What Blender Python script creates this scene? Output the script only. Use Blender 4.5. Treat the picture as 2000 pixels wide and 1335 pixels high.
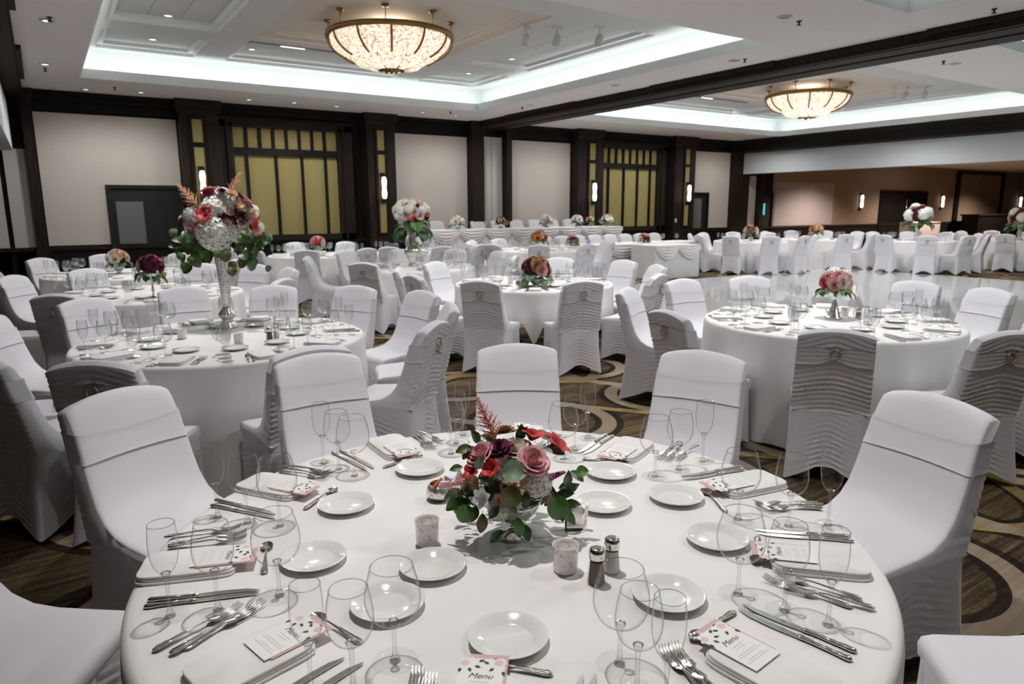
import bpy, bmesh, math, random
from mathutils import Vector, Matrix
PI = math.pi
sc = bpy.context.scene
for o in list(bpy.data.objects): bpy.data.objects.remove(o)
COL = sc.collection
# ------------------------------------------------------------------ camera, world, exposure, large lights
H = 1.62
cam = bpy.data.cameras.new('camera'); co = bpy.data.objects.new('camera', cam); COL.objects.link(co); sc.camera = co
cam.sensor_width = 36; cam.lens = 1357.38/2000*36; cam.clip_start = .05; cam.clip_end = 200
def cam_axes(pit=.19012, roll=-.0040808, yaw=.586796):
    fw = Vector((math.sin(yaw)*math.cos(pit), math.cos(yaw)*math.cos(pit), -math.sin(pit)))
    r = Vector((math.cos(yaw), -math.sin(yaw), 0)); u = r.cross(fw)
    return r*math.cos(roll)+u*math.sin(roll), -r*math.sin(roll)+u*math.cos(roll), fw
_r, _u, _f = cam_axes()
co.matrix_world = Matrix(((_r.x, _u.x, -_f.x, 0), (_r.y, _u.y, -_f.y, 0), (_r.z, _u.z, -_f.z, H), (0, 0, 0, 1)))
cam.dof.use_dof = True; cam.dof.focus_distance = 2.0; cam.dof.aperture_fstop = 6.3
w = bpy.data.worlds.new('world'); sc.world = w; w.use_nodes = True
w.node_tree.nodes['Background'].inputs[0].default_value = (.9, .93, 1, 1); w.node_tree.nodes['Background'].inputs[1].default_value = .05
vs = sc.view_settings; vs.view_transform = 'Standard'; vs.look = 'None'; vs.gamma = 1; vs.use_curve_mapping = False
vs.exposure = 1.1
cy = sc.cycles; cy.max_bounces = 10; cy.diffuse_bounces = 4; cy.glossy_bounces = 4; cy.transmission_bounces = 8; cy.transparent_max_bounces = 40
cy.caustics_reflective = False; cy.caustics_refractive = False; cy.sample_clamp_indirect = 4.0; cy.use_denoising = True
CEIL = 3.78
TRAYS = [(.78, 8.45, 6.36, 14.1), (10.95, 19.4, 6.36, 14.1), (.78, 8.45, -3.2, 4.55), (10.95, 19.4, -3.2, 4.73)]
def light(name, kind, loc, energy, color=(1, 1, 1), rot=(0, 0, 0), **kw):
    l = bpy.data.lights.new(name, kind); l.energy = energy; l.color = color
    for k, v in kw.items(): setattr(l, k, v)
    o = bpy.data.objects.new(name, l); COL.objects.link(o); o.location = loc; o.rotation_euler = rot
    return o
COVE = (.88, 1.0, .985)
def cove_lights():          # fluorescent tubes hidden in the trough behind each lip
    for (x0, x1, y0, y1) in TRAYS:
        cx, cyy = (x0+x1)/2, (y0+y1)/2; z = 3.89; e = 9.5
        t = math.radians(128)
        for loc, rz, ln in (((cx, y1+.07, z), PI, x1-x0), ((cx, y0-.07, z), 0, x1-x0), ((x1+.07, cyy, z), PI/2, y1-y0), ((x0-.07, cyy, z), -PI/2, y1-y0)):
            o = light('cove_tube', 'AREA', loc, e*ln/7.7, COVE, (0, 0, 0), shape='RECTANGLE', size=ln, size_y=.05)
            # aim outward and up at the recess wall
            d = Vector((math.sin(rz), -math.cos(rz), 0)); d = Vector((d.x, d.y, 1.5)).normalized()
            o.rotation_euler = d.to_track_quat('-Z', 'Y' if abs(d.y) > .5 else 'X').to_euler()
            X = Vector((1, 0, 0)) if abs(d.y) > .5 else Vector((0, 1, 0)); Z = -d; Yv = Z.cross(X).normalized()
            o.matrix_world = Matrix(((X.x, Yv.x, Z.x, loc[0]), (X.y, Yv.y, Z.y, loc[1]), (X.z, Yv.z, Z.z, loc[2]), (0, 0, 0, 1)))
cove_lights()
WARM = (1, .95, .9)
def can(x, y, e, col=WARM, ang=115, rad=.09, z=3.74, blend=.6, tgt=None):
    o = light('downlight_fill', 'SPOT', (x, y, z), e, col, spot_size=math.radians(ang), spot_blend=blend, shadow_soft_size=rad)
    if tgt: o.rotation_euler = (Vector(tgt)-Vector((x, y, z))).to_track_quat('-Z', 'Y').to_euler()
    return o
# shadow-casting downlight of the nearest table, then added narrow and wide fill spots
can(.86, 1.95, 128, (1, .965, .93), 90, .03, 4.05, .7, (.98, 1.4, .76))
for x, y, e in [(1.1, 5.3, 105), (5.1, 3.4, 115), (4.7, 7.0, 90), (.95, 8.5, 80), (4.6, 9.9, 80), (1.0, 11.2, 70), (4.4, 13.3, 80), (8.6, 12.4, 80), (7.0, 13.2, 70), (15.3, 12, 80), (17.6, 11.6, 70), (18.7, 9.4, 90), (12.3, 11.9, 70), (11.8, 13.6, 70)]:
    can(x, y, e, (1, .985, .985), 96, .07, 3.74, 1.0)  # spots added over the tables for bright tops and dim chair backs
for x, y, e in [(3.2, .6, 45), (6.2, 1.0, 50), (-.3, 3.2, 30), (4.6, 5.5, 90), (7.6, 5.2, 90), (2.5, 8.6, 100), (7, 8.6, 120), (13, 6, 130), (16.5, 6, 130), (8.3, 14.25, 85), (1.3, 14.25, 110), (4.7, 14.25, 110), (11.6, 14.2, 85), (15, 14.2, 115), (18.4, 14.2, 85), (.6, 12.6, 40), (15, 9.5, 110), (18.2, 10, 80), (-.3, -1.2, 35)]:
    can(x, y, e*(.5 if y > 6 else .8), (.97, 1, 1), 165, .12, 3.72, .5)  # wide fill added to lift walls and skirts, no fixtures modelled
for x, y, e in [(23.8, 13.8, 420), (29.5, 13.6, 420), (36, 13.4, 420), (23, 9, 170)]:
    can(x, y, e, (1, .80, .66), 140, .2, 3.2)  # unseen warm spots added to brighten the annex
# ------------------------------------------------------------------ measured layout (metres)
DATA={'T':{'front':(0.955,1.44),'fern':(0.95,4.94),'ring':(4.95,3.05),'low':(4.7,6.6),'slim':(0.85,8.1),'corner':(0.8,10.9),'wall':(4.31,13.14),'urn':(4.55,9.5),'mid':(8.6,11.9),'side':(6.25,12.9),'east':(15.22,11.71),'east2':(17.57,11.38),'far':(18.71,9.28),'far2':(21.29,7.96)},'C':{'front':[(0.161,2.986),(1.021,3.204),(1.953,2.858),(2.57,2.211),(2.649,1.178),(2.149,0.287),(-0.483,2.27)],'fern':[(0.208,3.782),(1.041,3.492),(1.836,3.841),(2.417,4.442),(2.599,5.267),(2.273,5.974),(1.69,6.415),(0.982,6.766),(0.188,6.336),(-0.27,4.162),(-0.349,5.69),(-0.546,4.835)],'ring':[(3.719,2.241),(4.445,1.74),(3.558,3.224),(5.085,4.673),(4.123,4.423),(5.819,4.48),(6.683,3.278),(6.59,2.626),(5.262,1.583),(6.011,1.989)],'low':[(3.565,5.823),(4.284,5.295),(3.256,6.609),(5.242,5.295),(6.139,6.035),(6.356,6.857),(5.947,7.74),(3.439,7.585),(4.206,8.122)],'slim':[(-0.399,7.949),(0.198,7.082),(1.036,6.959),(1.792,7.154),(0.357,9.572),(0.89,9.754),(1.631,9.641),(2.164,9.101),(-0.27,9.022),(2.335,8.309)],'urn':[(3.516,8.653),(4.294,8.128),(4.708,8.239),(3.264,10.129),(5.014,10.927),(5.764,10.382),(6.049,9.552),(5.665,8.496),(4.086,10.927)],'corner':[(-0.093,12.144),(-0.404,10.335),(0.775,9.864),(0.73,12.573),(1.769,12.248),(1.896,10.309),(-0.649,11.288),(2.21,11.413),(1.55,9.601)],'wall':[(3.747,11.911),(3.086,12.466),(4.345,14.659),(5.263,14.26),(5.72,13.653),(3.346,14.289),(2.833,13.4),(4.698,11.691),(5.459,12.176)],'mid':[(7.757,10.696),(8.626,10.43),(9.485,10.726),(10.006,11.47),(9.99,12.379),(9.443,13.104),(8.574,13.37),(7.715,13.074),(7.194,12.33),(7.21,11.421)],'side':[(6.045,11.444),(6.94,11.602),(7.571,12.256),(7.698,13.155),(7.271,13.957),(6.455,14.356),(5.56,14.198),(4.929,13.544),(4.802,12.645),(5.229,11.843)],'east':[(14.398,10.491),(15.271,10.241),(16.125,10.552),(16.633,11.305),(16.601,12.213),(16.042,12.929),(15.169,13.179),(14.315,12.868),(13.807,12.115),(13.839,11.207)],'east2':[(16.835,10.107),(17.724,9.918),(18.554,10.288),(19.008,11.074),(18.913,11.978),(18.305,12.653),(17.416,12.842),(16.586,12.472),(16.132,11.686),(16.227,10.782)],'far':[(17.506,8.437),(18.231,7.89),(19.14,7.874),(19.884,8.395),(20.18,9.254),(19.914,10.123),(19.189,10.67),(18.28,10.686),(17.536,10.165),(17.24,9.306)],'far2':[(20.269,6.903),(21.085,6.504),(21.98,6.662),(22.611,7.316),(22.738,8.215),(22.311,9.017),(21.495,9.416),(20.6,9.258),(19.969,8.604),(19.842,7.705)]},'gl':{'G':[(0.137,1.532),(0.227,1.499),(0.354,1.482)],'P':[(0.323,1.991),(0.384,1.906),(0.453,1.836)],'O':[(0.711,2.236),(0.736,2.156),(0.758,2.07)],'N':[(1.255,2.228),(1.185,2.161),(1.118,2.075)],'M':[(1.624,1.932),(1.503,1.857),(1.415,1.81)],'L':[(1.794,1.522),(1.669,1.515),(1.562,1.517)],'K':[(1.7,0.999),(1.605,1.055),(1.526,1.159)],'J':[(1.27,0.727),(1.241,0.811),(1.212,0.909)],'I':[(0.809,0.74),(0.797,0.799),(0.826,0.876)],'H':[(0.312,1.126),(0.377,1.09),(0.474,1.124)]},'kn':{'G':[(0.097,1.625,0.329,1.527),(0.094,1.596,0.323,1.513)],'P':[(0.35,2.099,0.468,1.909),(0.32,2.084,0.461,1.881)],'O':[(0.803,2.315,0.837,2.082),(0.773,2.31,0.81,2.078)],'M':[(1.726,1.929,1.493,1.819),(1.74,1.904,1.498,1.797)],'L':[(1.883,1.404,1.623,1.465),(1.846,1.389,1.606,1.441)],'K':[(1.683,0.919,1.499,1.09),(1.667,0.899,1.487,1.073)],'J':[(1.229,0.646,1.18,0.881),(1.197,0.637,1.157,0.873)],'I':[(0.65,0.796,0.746,0.894),(0.671,0.781,0.769,0.884)],'H':[(0.275,1.151,0.399,1.188),(0.29,1.109,0.424,1.154)],'N':[(1.341,2.199,1.179,2.021),(1.361,2.185,1.201,2.006)]},'fk':{'G':[(0.174,1.88,0.37,1.834),(0.187,1.929,0.364,1.871),(0.206,1.852,0.361,1.794)],'P':[(0.564,2.24,0.675,2.08),(0.6,2.255,0.694,2.119),(0.631,2.216,0.703,2.097)],'O':[(1.092,2.31,1.069,2.147),(1.106,2.286,1.089,2.133),(1.135,2.288,1.142,2.17)],'M':[(1.831,1.687,1.669,1.613),(1.841,1.666,1.683,1.586),(1.851,1.62,1.712,1.572)],'L':[(1.789,1.109,1.636,1.195),(1.767,1.073,1.618,1.178),(1.741,1.103,1.619,1.148)],'K':[(1.378,0.703,1.31,0.92),(1.421,0.721,1.347,0.921),(1.377,0.744,1.306,0.872)],'J':[(0.881,0.706,0.927,0.865),(0.9,0.705,0.948,0.858),(0.914,0.74,0.92,0.824)],'I':[(0.414,0.954,0.498,1.072),(0.432,0.942,0.51,1.039),(0.419,0.944,0.494,1.032)],'H':[(0.104,1.366,0.319,1.468),(0.091,1.413,0.274,1.477),(0.135,1.388,0.299,1.448)],'N':[(1.558,2.059,1.39,1.896),(1.582,2.042,1.412,1.881)]},'sp':{'G':(0.344,1.579,0.396,1.747),'P':(0.541,1.9,0.669,1.993),'O':(0.865,2.08,1.02,2.104),'M':(1.489,1.742,1.578,1.651),'L':(1.558,1.261,1.599,1.351),'K':(1.45,1.039,1.349,0.966),'J':(1.102,0.86,0.988,0.846),'I':(0.692,0.927,0.588,1.034),'H':(0.423,1.258,0.388,1.36)},'nap':{'G':[(0.093,1.705),(0.124,1.843),(0.328,1.743),(0.286,1.627)],'P':[(0.408,2.2),(0.46,2.007),(0.591,2.076),(0.526,2.249)],'O':[(0.91,2.349),(0.912,2.111),(1.042,2.178),(1.023,2.387)],'N':[(1.437,2.164),(1.338,2.016),(1.423,1.958),(1.52,2.108)],'M':[(1.671,1.83),(1.588,1.78),(1.614,1.657),(1.719,1.691)],'L':[(1.918,1.329),(1.679,1.381),(1.647,1.24),(1.874,1.203)],'K':[(1.619,0.847),(1.463,1.02),(1.354,0.927),(1.492,0.759)],'J':[(1.122,0.6),(1.099,0.801),(0.971,0.786),(0.962,0.585)],'I':[(0.467,0.89),(0.552,1.035),(0.628,0.984),(0.541,0.841)],'H':[(0.12,1.301),(0.199,1.135),(0.366,1.251),(0.275,1.39)]},'menu':{'G':(0.308,1.644),'P':(0.522,1.98),'O':(0.962,2.104),'M':(1.6,1.701),'L':(1.629,1.274),'K':(1.382,0.929),'J':(1.017,0.757),'I':(0.554,0.935),'H':(0.309,1.246)},'pl':[('G',0.468,1.594),('P',0.649,1.851),('O',0.953,1.988),('M',1.454,1.609),('L',1.485,1.354),('K',1.373,1.105),('J',1.07,0.985),('I',0.689,1.054),('H',0.537,1.303),('x1',0.694,1.393),('x2',1.272,1.437)],'centre':{'candle':[(0.742,1.516),(0.955,1.209)],'shaker':[(0.98,1.124),(1.043,1.143)],'bowl':(0.902,1.751),'stand':(1.109,1.366),'vase':(0.954,1.431)},'cp':{'on':[(0.3,10.17),(0.29,13.12),(0.92,15.38),(1.8,15.23),(3.71,15.07),(4.59,15.0),(5.51,15.03),(7.5,14.94),(8.4,15.0),(13.84,14.81),(16.02,15.21),(19.67,13.15)],'off':[(8.94,12.71),(7.39,5.4),(8.9,7.33),(8.82,9.88),(11.97,5.64),(17.47,15.21)],'spr':[(0.32,9.98),(0.29,13.49),(0.38,15.79),(1.34,14.86),(7.71,5.43),(8.94,7.17),(9.09,3.93),(11.62,5.64),(8.97,13.05),(8.0,14.52)]},'tp':[(1.84,11.73),(1.84,13.44),(3.39,13.31),(7.69,11.53),(7.72,13.2),(3.37,11.62)]}
LOW=[('rose','pink',-0.1,0.007,1.013,0.037),('rose','pink',-0.001,-0.095,1.007,0.042),('rose','cream',-0.008,-0.031,1.023,0.043),('lily','red',0.042,-0.028,1.045,0.033),('lily','red',0.082,-0.079,1.027,0.037),('lily','red',-0.125,-0.001,0.976,0.028),('lily','red',-0.097,-0.044,0.989,0.027),('ruffle','plum',-0.059,-0.021,1.029,0.035),('ruffle','magenta',-0.115,0.041,1.01,0.02),('spike','magenta',0.063,-0.114,0.961,0.021),('hydrangea','ivory',0.026,-0.077,0.937,0.048),('mum','peach',-0.055,-0.083,0.958,0.039),('lily','white',-0.125,-0.049,0.919,0.027),('hydrangea','ivory',-0.072,-0.036,0.866,0.035),('ruffle','brown',-0.003,0.038,1.05,0.031),('rose','blush',0.098,-0.005,1.029,0.027),('rose','blush',-0.035,0.06,1.036,0.02),('lily','white',0.031,0.003,1.061,0.024),('lily','white',-0.127,0.061,0.939,0.023),('mum','peach',-0.117,0.006,0.935,0.026),('hydrangea','ivory',-0.019,0.013,0.966,0.053),('hydrangea','ivory',0.019,-0.037,0.861,0.029)]
LOWLEAF=[('leaf','dark',0.015,-0.01,1.052,0.022,80),('leaf','green',-0.122,0.046,1.015,0.02,190),('leaf','green',-0.083,0.055,1.041,0.02,110),('leaf','dark',-0.145,0.024,0.88,0.023,200),('leaf','green',-0.161,0.035,0.88,0.022,215),('round','green',-0.151,-0.007,0.868,0.022,240),('leaf','dark',-0.133,-0.019,0.868,0.021,250),('leaf','olive',-0.122,-0.039,0.847,0.023,265),('leaf','sage',-0.147,0.062,0.894,0.023,200),('leaf','green',-0.046,-0.09,0.835,0.024,280),('leaf','dark',-0.025,-0.091,0.817,0.022,300),('round','green',0.059,-0.112,0.869,0.029,285),('leaf','dark',0.095,-0.099,0.893,0.022,20),('leaf','green',0.116,-0.102,0.907,0.02,40),('leaf','sage',0.139,-0.092,0.93,0.02,330),('leaf','sage',0.118,-0.078,0.927,0.02,80),('round','green',0.15,-0.1,0.943,0.015,20),('leaf','green',0.117,-0.102,0.861,0.02,10),('leaf','green',0.09,-0.108,0.848,0.022,300),('round','sage',-0.058,-0.093,0.985,0.028,10),('leaf','sage',-0.08,-0.079,0.935,0.028,100),('round','olive',-0.073,-0.096,0.926,0.025,250),('leaf','dark',-0.027,-0.09,0.906,0.022,290),('leaf','sage',0.073,-0.085,1.012,0.024,350),('leaf','sage',-0.042,0.052,1.029,0.02,150),('leaf','sage',-0.123,-0.038,1.008,0.019,60),('leaf','sage',-0.07,-0.098,0.886,0.019,270),('leaf','green',0.104,-0.106,0.827,0.02,320),('leaf','dark',-0.096,-0.056,0.877,0.018,230),('leaf','dark',-0.111,-0.046,0.958,0.021,140),('leaf','dark',-0.12,0.02,0.91,0.026,170),('leaf','dark',0.075,-0.05,0.888,0.027,340),('leaf','dark',-0.014,-0.015,0.995,0.026,90),('leaf','green',-0.125,0.083,0.953,0.016,185)]
LOWAST=[('coral',[-0.038,0.025,1.032],[-0.079,0.053,1.15]),('salmon',[-0.128,0.013,0.944],[-0.196,0.058,0.925])]
TALL=[('hydrangea','ivory',-0.075,-0.108,1.447,0.139),('hydrangea','ivory',-0.039,-0.053,1.64,0.111),('lily','red',-0.116,-0.12,1.588,0.064),('ruffle','wine',0.017,-0.146,1.555,0.068),('ruffle','wine',0.129,-0.127,1.579,0.062),('lily','red',0.2,-0.141,1.499,0.066),('rose','pink',0.184,-0.057,1.679,0.066),('mum','peach',0.11,-0.124,1.643,0.061),('ruffle','magenta',-0.053,0.01,1.739,0.054),('lily','red',0.032,-0.006,1.74,0.044),('hydrangea','white',-0.205,-0.011,1.592,0.053),('rose','pink',-0.206,-0.061,1.487,0.046),('ruffle','wine',-0.259,-0.0,1.522,0.043),('hydrangea','ivory',0.254,-0.05,1.485,0.063),('hydrangea','ivory',0.228,-0.045,1.607,0.063),('rose','blush',0.045,-0.131,1.611,0.039),('rose','blush',-0.249,0.049,1.553,0.036),('lily','white',0.11,-0.144,1.519,0.043),('hydrangea','ivory',0.081,-0.097,1.454,0.066),('ruffle','wine',-0.199,0.039,1.651,0.05),('mum','peach',-0.167,-0.018,1.633,0.039),('hydrangea','white',0.026,0.046,1.705,0.11)]
TALLLEAF=[('leaf','sage',-0.295,-0.029,1.408,0.05,346),('leaf','green',-0.331,-0.029,1.367,0.035,346),('round','dark',-0.269,0.084,1.331,0.044,243),('round','green',-0.238,-0.002,1.388,0.036,235),('round','dark',-0.208,-0.067,1.354,0.043,220),('leaf','green',-0.147,0.056,1.321,0.051,293),('round','green',-0.287,-0.061,1.304,0.035,233),('leaf','dark',-0.267,-0.048,1.285,0.043,260),('leaf','dark',-0.278,0.074,1.432,0.05,230),('leaf','olive',0.162,-0.033,1.395,0.045,286),('round','dark',0.194,-0.033,1.35,0.045,257),('leaf','green',0.213,-0.094,1.322,0.052,266),('round','sage',0.154,-0.121,1.289,0.044,358),('round','olive',0.138,-0.058,1.257,0.037,194),('round','green',0.177,-0.148,1.246,0.044,283),('round','olive',0.245,-0.061,1.394,0.052,182),('round','dark',0.267,-0.11,1.376,0.037,210),('leaf','olive',0.273,-0.062,1.437,0.045,314),('round','olive',0.132,0.006,1.357,0.052,274),('leaf','green',0.091,-0.042,1.332,0.037,233),('round','sage',0.166,-0.141,1.216,0.044,250),('leaf','green',0.215,-0.046,1.283,0.045,258),('round','green',-0.189,-0.02,1.298,0.05,356),('round','olive',-0.206,0.064,1.323,0.036,200),('leaf','olive',0.111,0.024,1.73,0.052,332),('round','sage',0.019,-0.032,1.363,0.044,217),('round','green',-0.129,-0.063,1.305,0.043,233),('round','dark',0.241,-0.106,1.344,0.045,207),('round','sage',-0.291,0.082,1.457,0.043,255),('round','dark',0.151,-0.148,1.428,0.044,304)]
TALLAST=[('amber',[-0.143,-0.023,1.651],[-0.266,0.001,1.803]),('amber',[0.081,-0.067,1.728],[0.152,-0.081,1.884])]
# ------------------------------------------------------------------ helpers
class MB:
    def __init__(s): s.v = []; s.f = []; s.m = []; s.sm = []; s.mi = 0; s.smooth = False
    def add(s, vs, fs):
        b = len(s.v); s.v += [tuple(v) for v in vs]
        for f in fs: s.f.append([b+i for i in f]); s.m.append(s.mi); s.sm.append(s.smooth)
    def box(s, x0, x1, y0, y1, z0, z1):
        s.add([(x0, y0, z0), (x1, y0, z0), (x1, y1, z0), (x0, y1, z0), (x0, y0, z1), (x1, y0, z1), (x1, y1, z1), (x0, y1, z1)],
              [(0, 3, 2, 1), (4, 5, 6, 7), (0, 1, 5, 4), (1, 2, 6, 5), (2, 3, 7, 6), (3, 0, 4, 7)])
    def grid(s, fn, nu, nv, cu=False, cv=False):
        vs = [fn(i/(nu if cu else nu-1), j/(nv if cv else nv-1)) for j in range(nv) for i in range(nu)]
        fs = []
        for j in range(nv if cv else nv-1):
            for i in range(nu if cu else nu-1):
                a = j*nu+i; b = j*nu+(i+1) % nu; c = ((j+1) % nv)*nu+(i+1) % nu; d = ((j+1) % nv)*nu+i
                fs.append((a, b, c, d))
        sm = s.smooth; s.smooth = True; s.add(vs, fs); s.smooth = sm
    def lathe(s, prof, n=24, c=(0, 0, 0), caps=True):
        vs = [(c[0]+r*math.cos(2*PI*i/n), c[1]+r*math.sin(2*PI*i/n), c[2]+z) for r, z in prof for i in range(n)]
        fs = [(j*n+i, j*n+(i+1) % n, (j+1)*n+(i+1) % n, (j+1)*n+i) for j in range(len(prof)-1) for i in range(n)]
        sm = s.smooth; s.smooth = True
        if caps:
            if prof[0][0] > 1e-4: fs.append(tuple(reversed(range(n))))
            if prof[-1][0] > 1e-4: fs.append(tuple((len(prof)-1)*n+i for i in range(n)))
        s.add(vs, fs); s.smooth = sm
    def tube(s, pts, r, n=8, cap=True):
        pts = [Vector(p) for p in pts]; rs = r if isinstance(r, (list, tuple)) else [r]*len(pts)
        vs = []; up = None
        for i, p in enumerate(pts):
            t = (pts[min(i+1, len(pts)-1)]-pts[max(i-1, 0)]).normalized()
            if up is None: up = Vector((0, 0, 1)) if abs(t.z) < .9 else Vector((1, 0, 0))
            a = t.cross(up).normalized(); b = a.cross(t).normalized(); up = b
            for k in range(n): vs.append(p+a*(rs[i]*math.cos(2*PI*k/n))+b*(rs[i]*math.sin(2*PI*k/n)))
        fs = [(j*n+i, j*n+(i+1) % n, (j+1)*n+(i+1) % n, (j+1)*n+i) for j in range(len(pts)-1) for i in range(n)]
        if cap: fs += [tuple(reversed(range(n))), tuple((len(pts)-1)*n+i for i in range(n))]
        sm = s.smooth; s.smooth = True; s.add(vs, fs); s.smooth = sm
    def ext(s, poly, z0, z1):
        n = len(poly); s.add([(x, y, z0) for x, y in poly]+[(x, y, z1) for x, y in poly],
              [tuple(reversed(range(n))), tuple(range(n, 2*n))]+[(i, (i+1) % n, n+(i+1) % n, n+i) for i in range(n)])
    def mesh(s, name, mats, sharp=None):
        me = bpy.data.meshes.new(name); me.from_pydata(s.v, [], s.f)
        for m in (mats if isinstance(mats, (list, tuple)) else [mats]): me.materials.append(m)
        me.polygons.foreach_set('material_index', s.m); me.polygons.foreach_set('use_smooth', s.sm)
        if sharp: 
            me.polygons.foreach_set('use_smooth', [True]*len(s.f)); me.set_sharp_from_angle(angle=math.radians(sharp))
        me.update(); return me
def link(name, data, parent=None, loc=(0, 0, 0), rot=(0, 0, 0)):
    o = bpy.data.objects.new(name, data); COL.objects.link(o); o.parent = parent; o.location = loc; o.rotation_euler = rot
    return o
def obj(name, mb, mats, parent=None, loc=(0, 0, 0), rot=(0, 0, 0), sharp=None):
    return link(name, mb.mesh(name, mats, sharp), parent, loc, rot)
def tag(o, label=None, cat=None, group=None, kind=None):
    if label: o['label'] = label
    if cat: o['category'] = cat
    if group: o['group'] = group
    if kind: o['kind'] = kind
    return o
def thing(name, label, cat, loc=(0, 0, 0), rz=0, group=None):
    return tag(link(name, None, None, loc, (0, 0, rz)), label, cat, group)
def struct(name, mb, mats, parent=None, sharp=None):
    o = obj(name, mb, mats, parent, sharp=sharp)
    if parent is None: o['kind'] = 'structure'
    return o
def bx(*a):
    m = MB(); m.box(*a); return m
def dup(root, loc=None, rz=None, label=None, group=None):
    def cp(o, par):
        c = o.copy(); COL.objects.link(c); c.parent = par
        for ch in o.children: cp(ch, c)
        return c
    r = cp(root, None)
    if loc is not None: r.location = loc
    if rz is not None: r.rotation_euler = (0, 0, rz)
    if label: r['label'] = label
    if group: r['group'] = group
    return r
ORD = ['first', 'second', 'third', 'fourth', 'fifth', 'sixth', 'seventh', 'eighth', 'ninth', 'tenth', 'eleventh', 'twelfth', 'thirteenth', 'fourteenth']
# ------------------------------------------------------------------ materials
def mat(name, col, rough=.6, metal=0, spec=None, emit=None, es=0, coat=0, sheen=0):
    m = bpy.data.materials.new(name); m.use_nodes = True; p = m.node_tree.nodes['Principled BSDF']
    p.inputs['Base Color'].default_value = (*col, 1); p.inputs['Roughness'].default_value = rough; p.inputs['Metallic'].default_value = metal
    if spec is not None: p.inputs['Specular IOR Level'].default_value = spec
    if emit: p.inputs['Emission Color'].default_value = (*emit, 1); p.inputs['Emission Strength'].default_value = es
    if coat: p.inputs['Coat Weight'].default_value = coat
    if sheen: p.inputs['Sheen Weight'].default_value = sheen
    return m
class NT:
    def __init__(s, m): s.t = m.node_tree; s.p = s.t.nodes['Principled BSDF']
    def n(s, typ, **kw):
        n = s.t.nodes.new(typ)
        for k, v in kw.items(): setattr(n, k, v)
        return n
    def set(s, sock, v):
        if hasattr(v, 'is_linked') or hasattr(v, 'links'): s.t.links.new(v, sock)
        else: sock.default_value = v
    def math(s, op, a, b=0.0, c=None, clamp=False):
        n = s.n('ShaderNodeMath', operation=op, use_clamp=clamp); s.set(n.inputs[0], a); s.set(n.inputs[1], b)
        if c is not None: s.set(n.inputs[2], c)
        return n.outputs[0]
    def noise(s, vec, scale, detail=3, rough=.5):
        n = s.n('ShaderNodeTexNoise'); s.t.links.new(vec, n.inputs['Vector']); n.inputs['Scale'].default_value = scale; n.inputs['Detail'].default_value = detail; n.inputs['Roughness'].default_value = rough
        return n.outputs['Fac']
    def mapping(s, vec, scale=(1, 1, 1), rot=(0, 0, 0)):
        n = s.n('ShaderNodeMapping'); s.t.links.new(vec, n.inputs['Vector']); n.inputs['Scale'].default_value = scale; n.inputs['Rotation'].default_value = rot
        return n.outputs[0]
    def objc(s): return s.n('ShaderNodeTexCoord').outputs['Object']
    def pos(s): return s.n('ShaderNodeNewGeometry').outputs['Position']
    def ramp(s, fac, stops):
        n = s.n('ShaderNodeValToRGB'); e = n.color_ramp.elements
        while len(e) < len(stops): e.new(.5)
        for i, (p, c) in enumerate(stops): e[i].position = p; e[i].color = (*c, 1)
        s.set(n.inputs[0], fac); return n.outputs[0]
    def mix(s, fac, a, b):
        n = s.n('ShaderNodeMix', data_type='RGBA'); s.set(n.inputs[0], fac)
        for i, v in ((6, a), (7, b)):
            if isinstance(v, tuple): n.inputs[i].default_value = (*v, 1)
            else: s.t.links.new(v, n.inputs[i])
        return n.outputs[2]
    def bump(s, h, strength=.3, dist=.01):
        n = s.n('ShaderNodeBump'); n.inputs['Strength'].default_value = strength; n.inputs['Distance'].default_value = dist
        s.t.links.new(h, n.inputs['Height']); s.t.links.new(n.outputs[0], s.p.inputs['Normal'])
    def color(s, c): s.t.links.new(c, s.p.inputs['Base Color'])
M = {}
def fabric(name, col, rough=.85, sheen=.1, scale=60, var=.05):
    m = mat(name, col, rough, sheen=sheen); t = NT(m); v = t.objc(); n = t.noise(v, 3.0, 3)
    a = tuple(c*(1-var) for c in col); b = tuple(min(1, c*(1+var)) for c in col)
    t.color(t.ramp(n, [(.3, a), (.7, b)])); t.bump(t.noise(v, scale, 2), .08, .002)
    return m
M['cloth'] = fabric('white_table_linen', (.8, .775, .765))
M['cover'] = fabric('white_stretch_cover', (.70, .675, .72), .6, .25, 240, .02)
M['sash'] = fabric('white_stretch_sash', (.71, .685, .725), .5, .2, 240, .02)
M['napkin'] = fabric('napkin_linen', (.8, .77, .755), .8)
M['skirt'] = fabric('satin_skirting', (.76, .75, .75), .55)
M['satin'] = fabric('pale_pink_satin_swag', (.77, .72, .73), .45)
def wood(name, c1, c2, rough=.35):
    m = mat(name, c1, .6, spec=.22); t = NT(m); v = t.mapping(t.pos(), (6, 6, .7)); n = t.noise(v, 4, 4)
    t.color(t.ramp(n, [(.35, c1), (.7, c2)])); return m
M['wood'] = wood('dark_walnut', (.0045, .0026, .0022), (.010, .006, .0045), .45)
M['wood2'] = wood('dark_walnut_trim', (.012, .0075, .0055), (.028, .018, .013), .42)
def wallpaper(name, col):
    m = mat(name, col, .85); t = NT(m); v = t.pos(); n = t.noise(t.mapping(v, (30, 30, 30)), 4, 3)
    t.color(t.ramp(n, [(.3, tuple(c*.9 for c in col)), (.7, tuple(c*1.08 for c in col))])); return m
M['paper'] = wallpaper('beige_woven_wallcovering', (.62, .55, .49))
M['airwall'] = wallpaper('pale_airwall_fabric', (.62, .57, .53))
M['olive'] = wallpaper('olive_panel_fabric', (.36, .29, .11))
M['soffit'] = wallpaper('painted_soffit', (.66, .68, .7))
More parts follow.
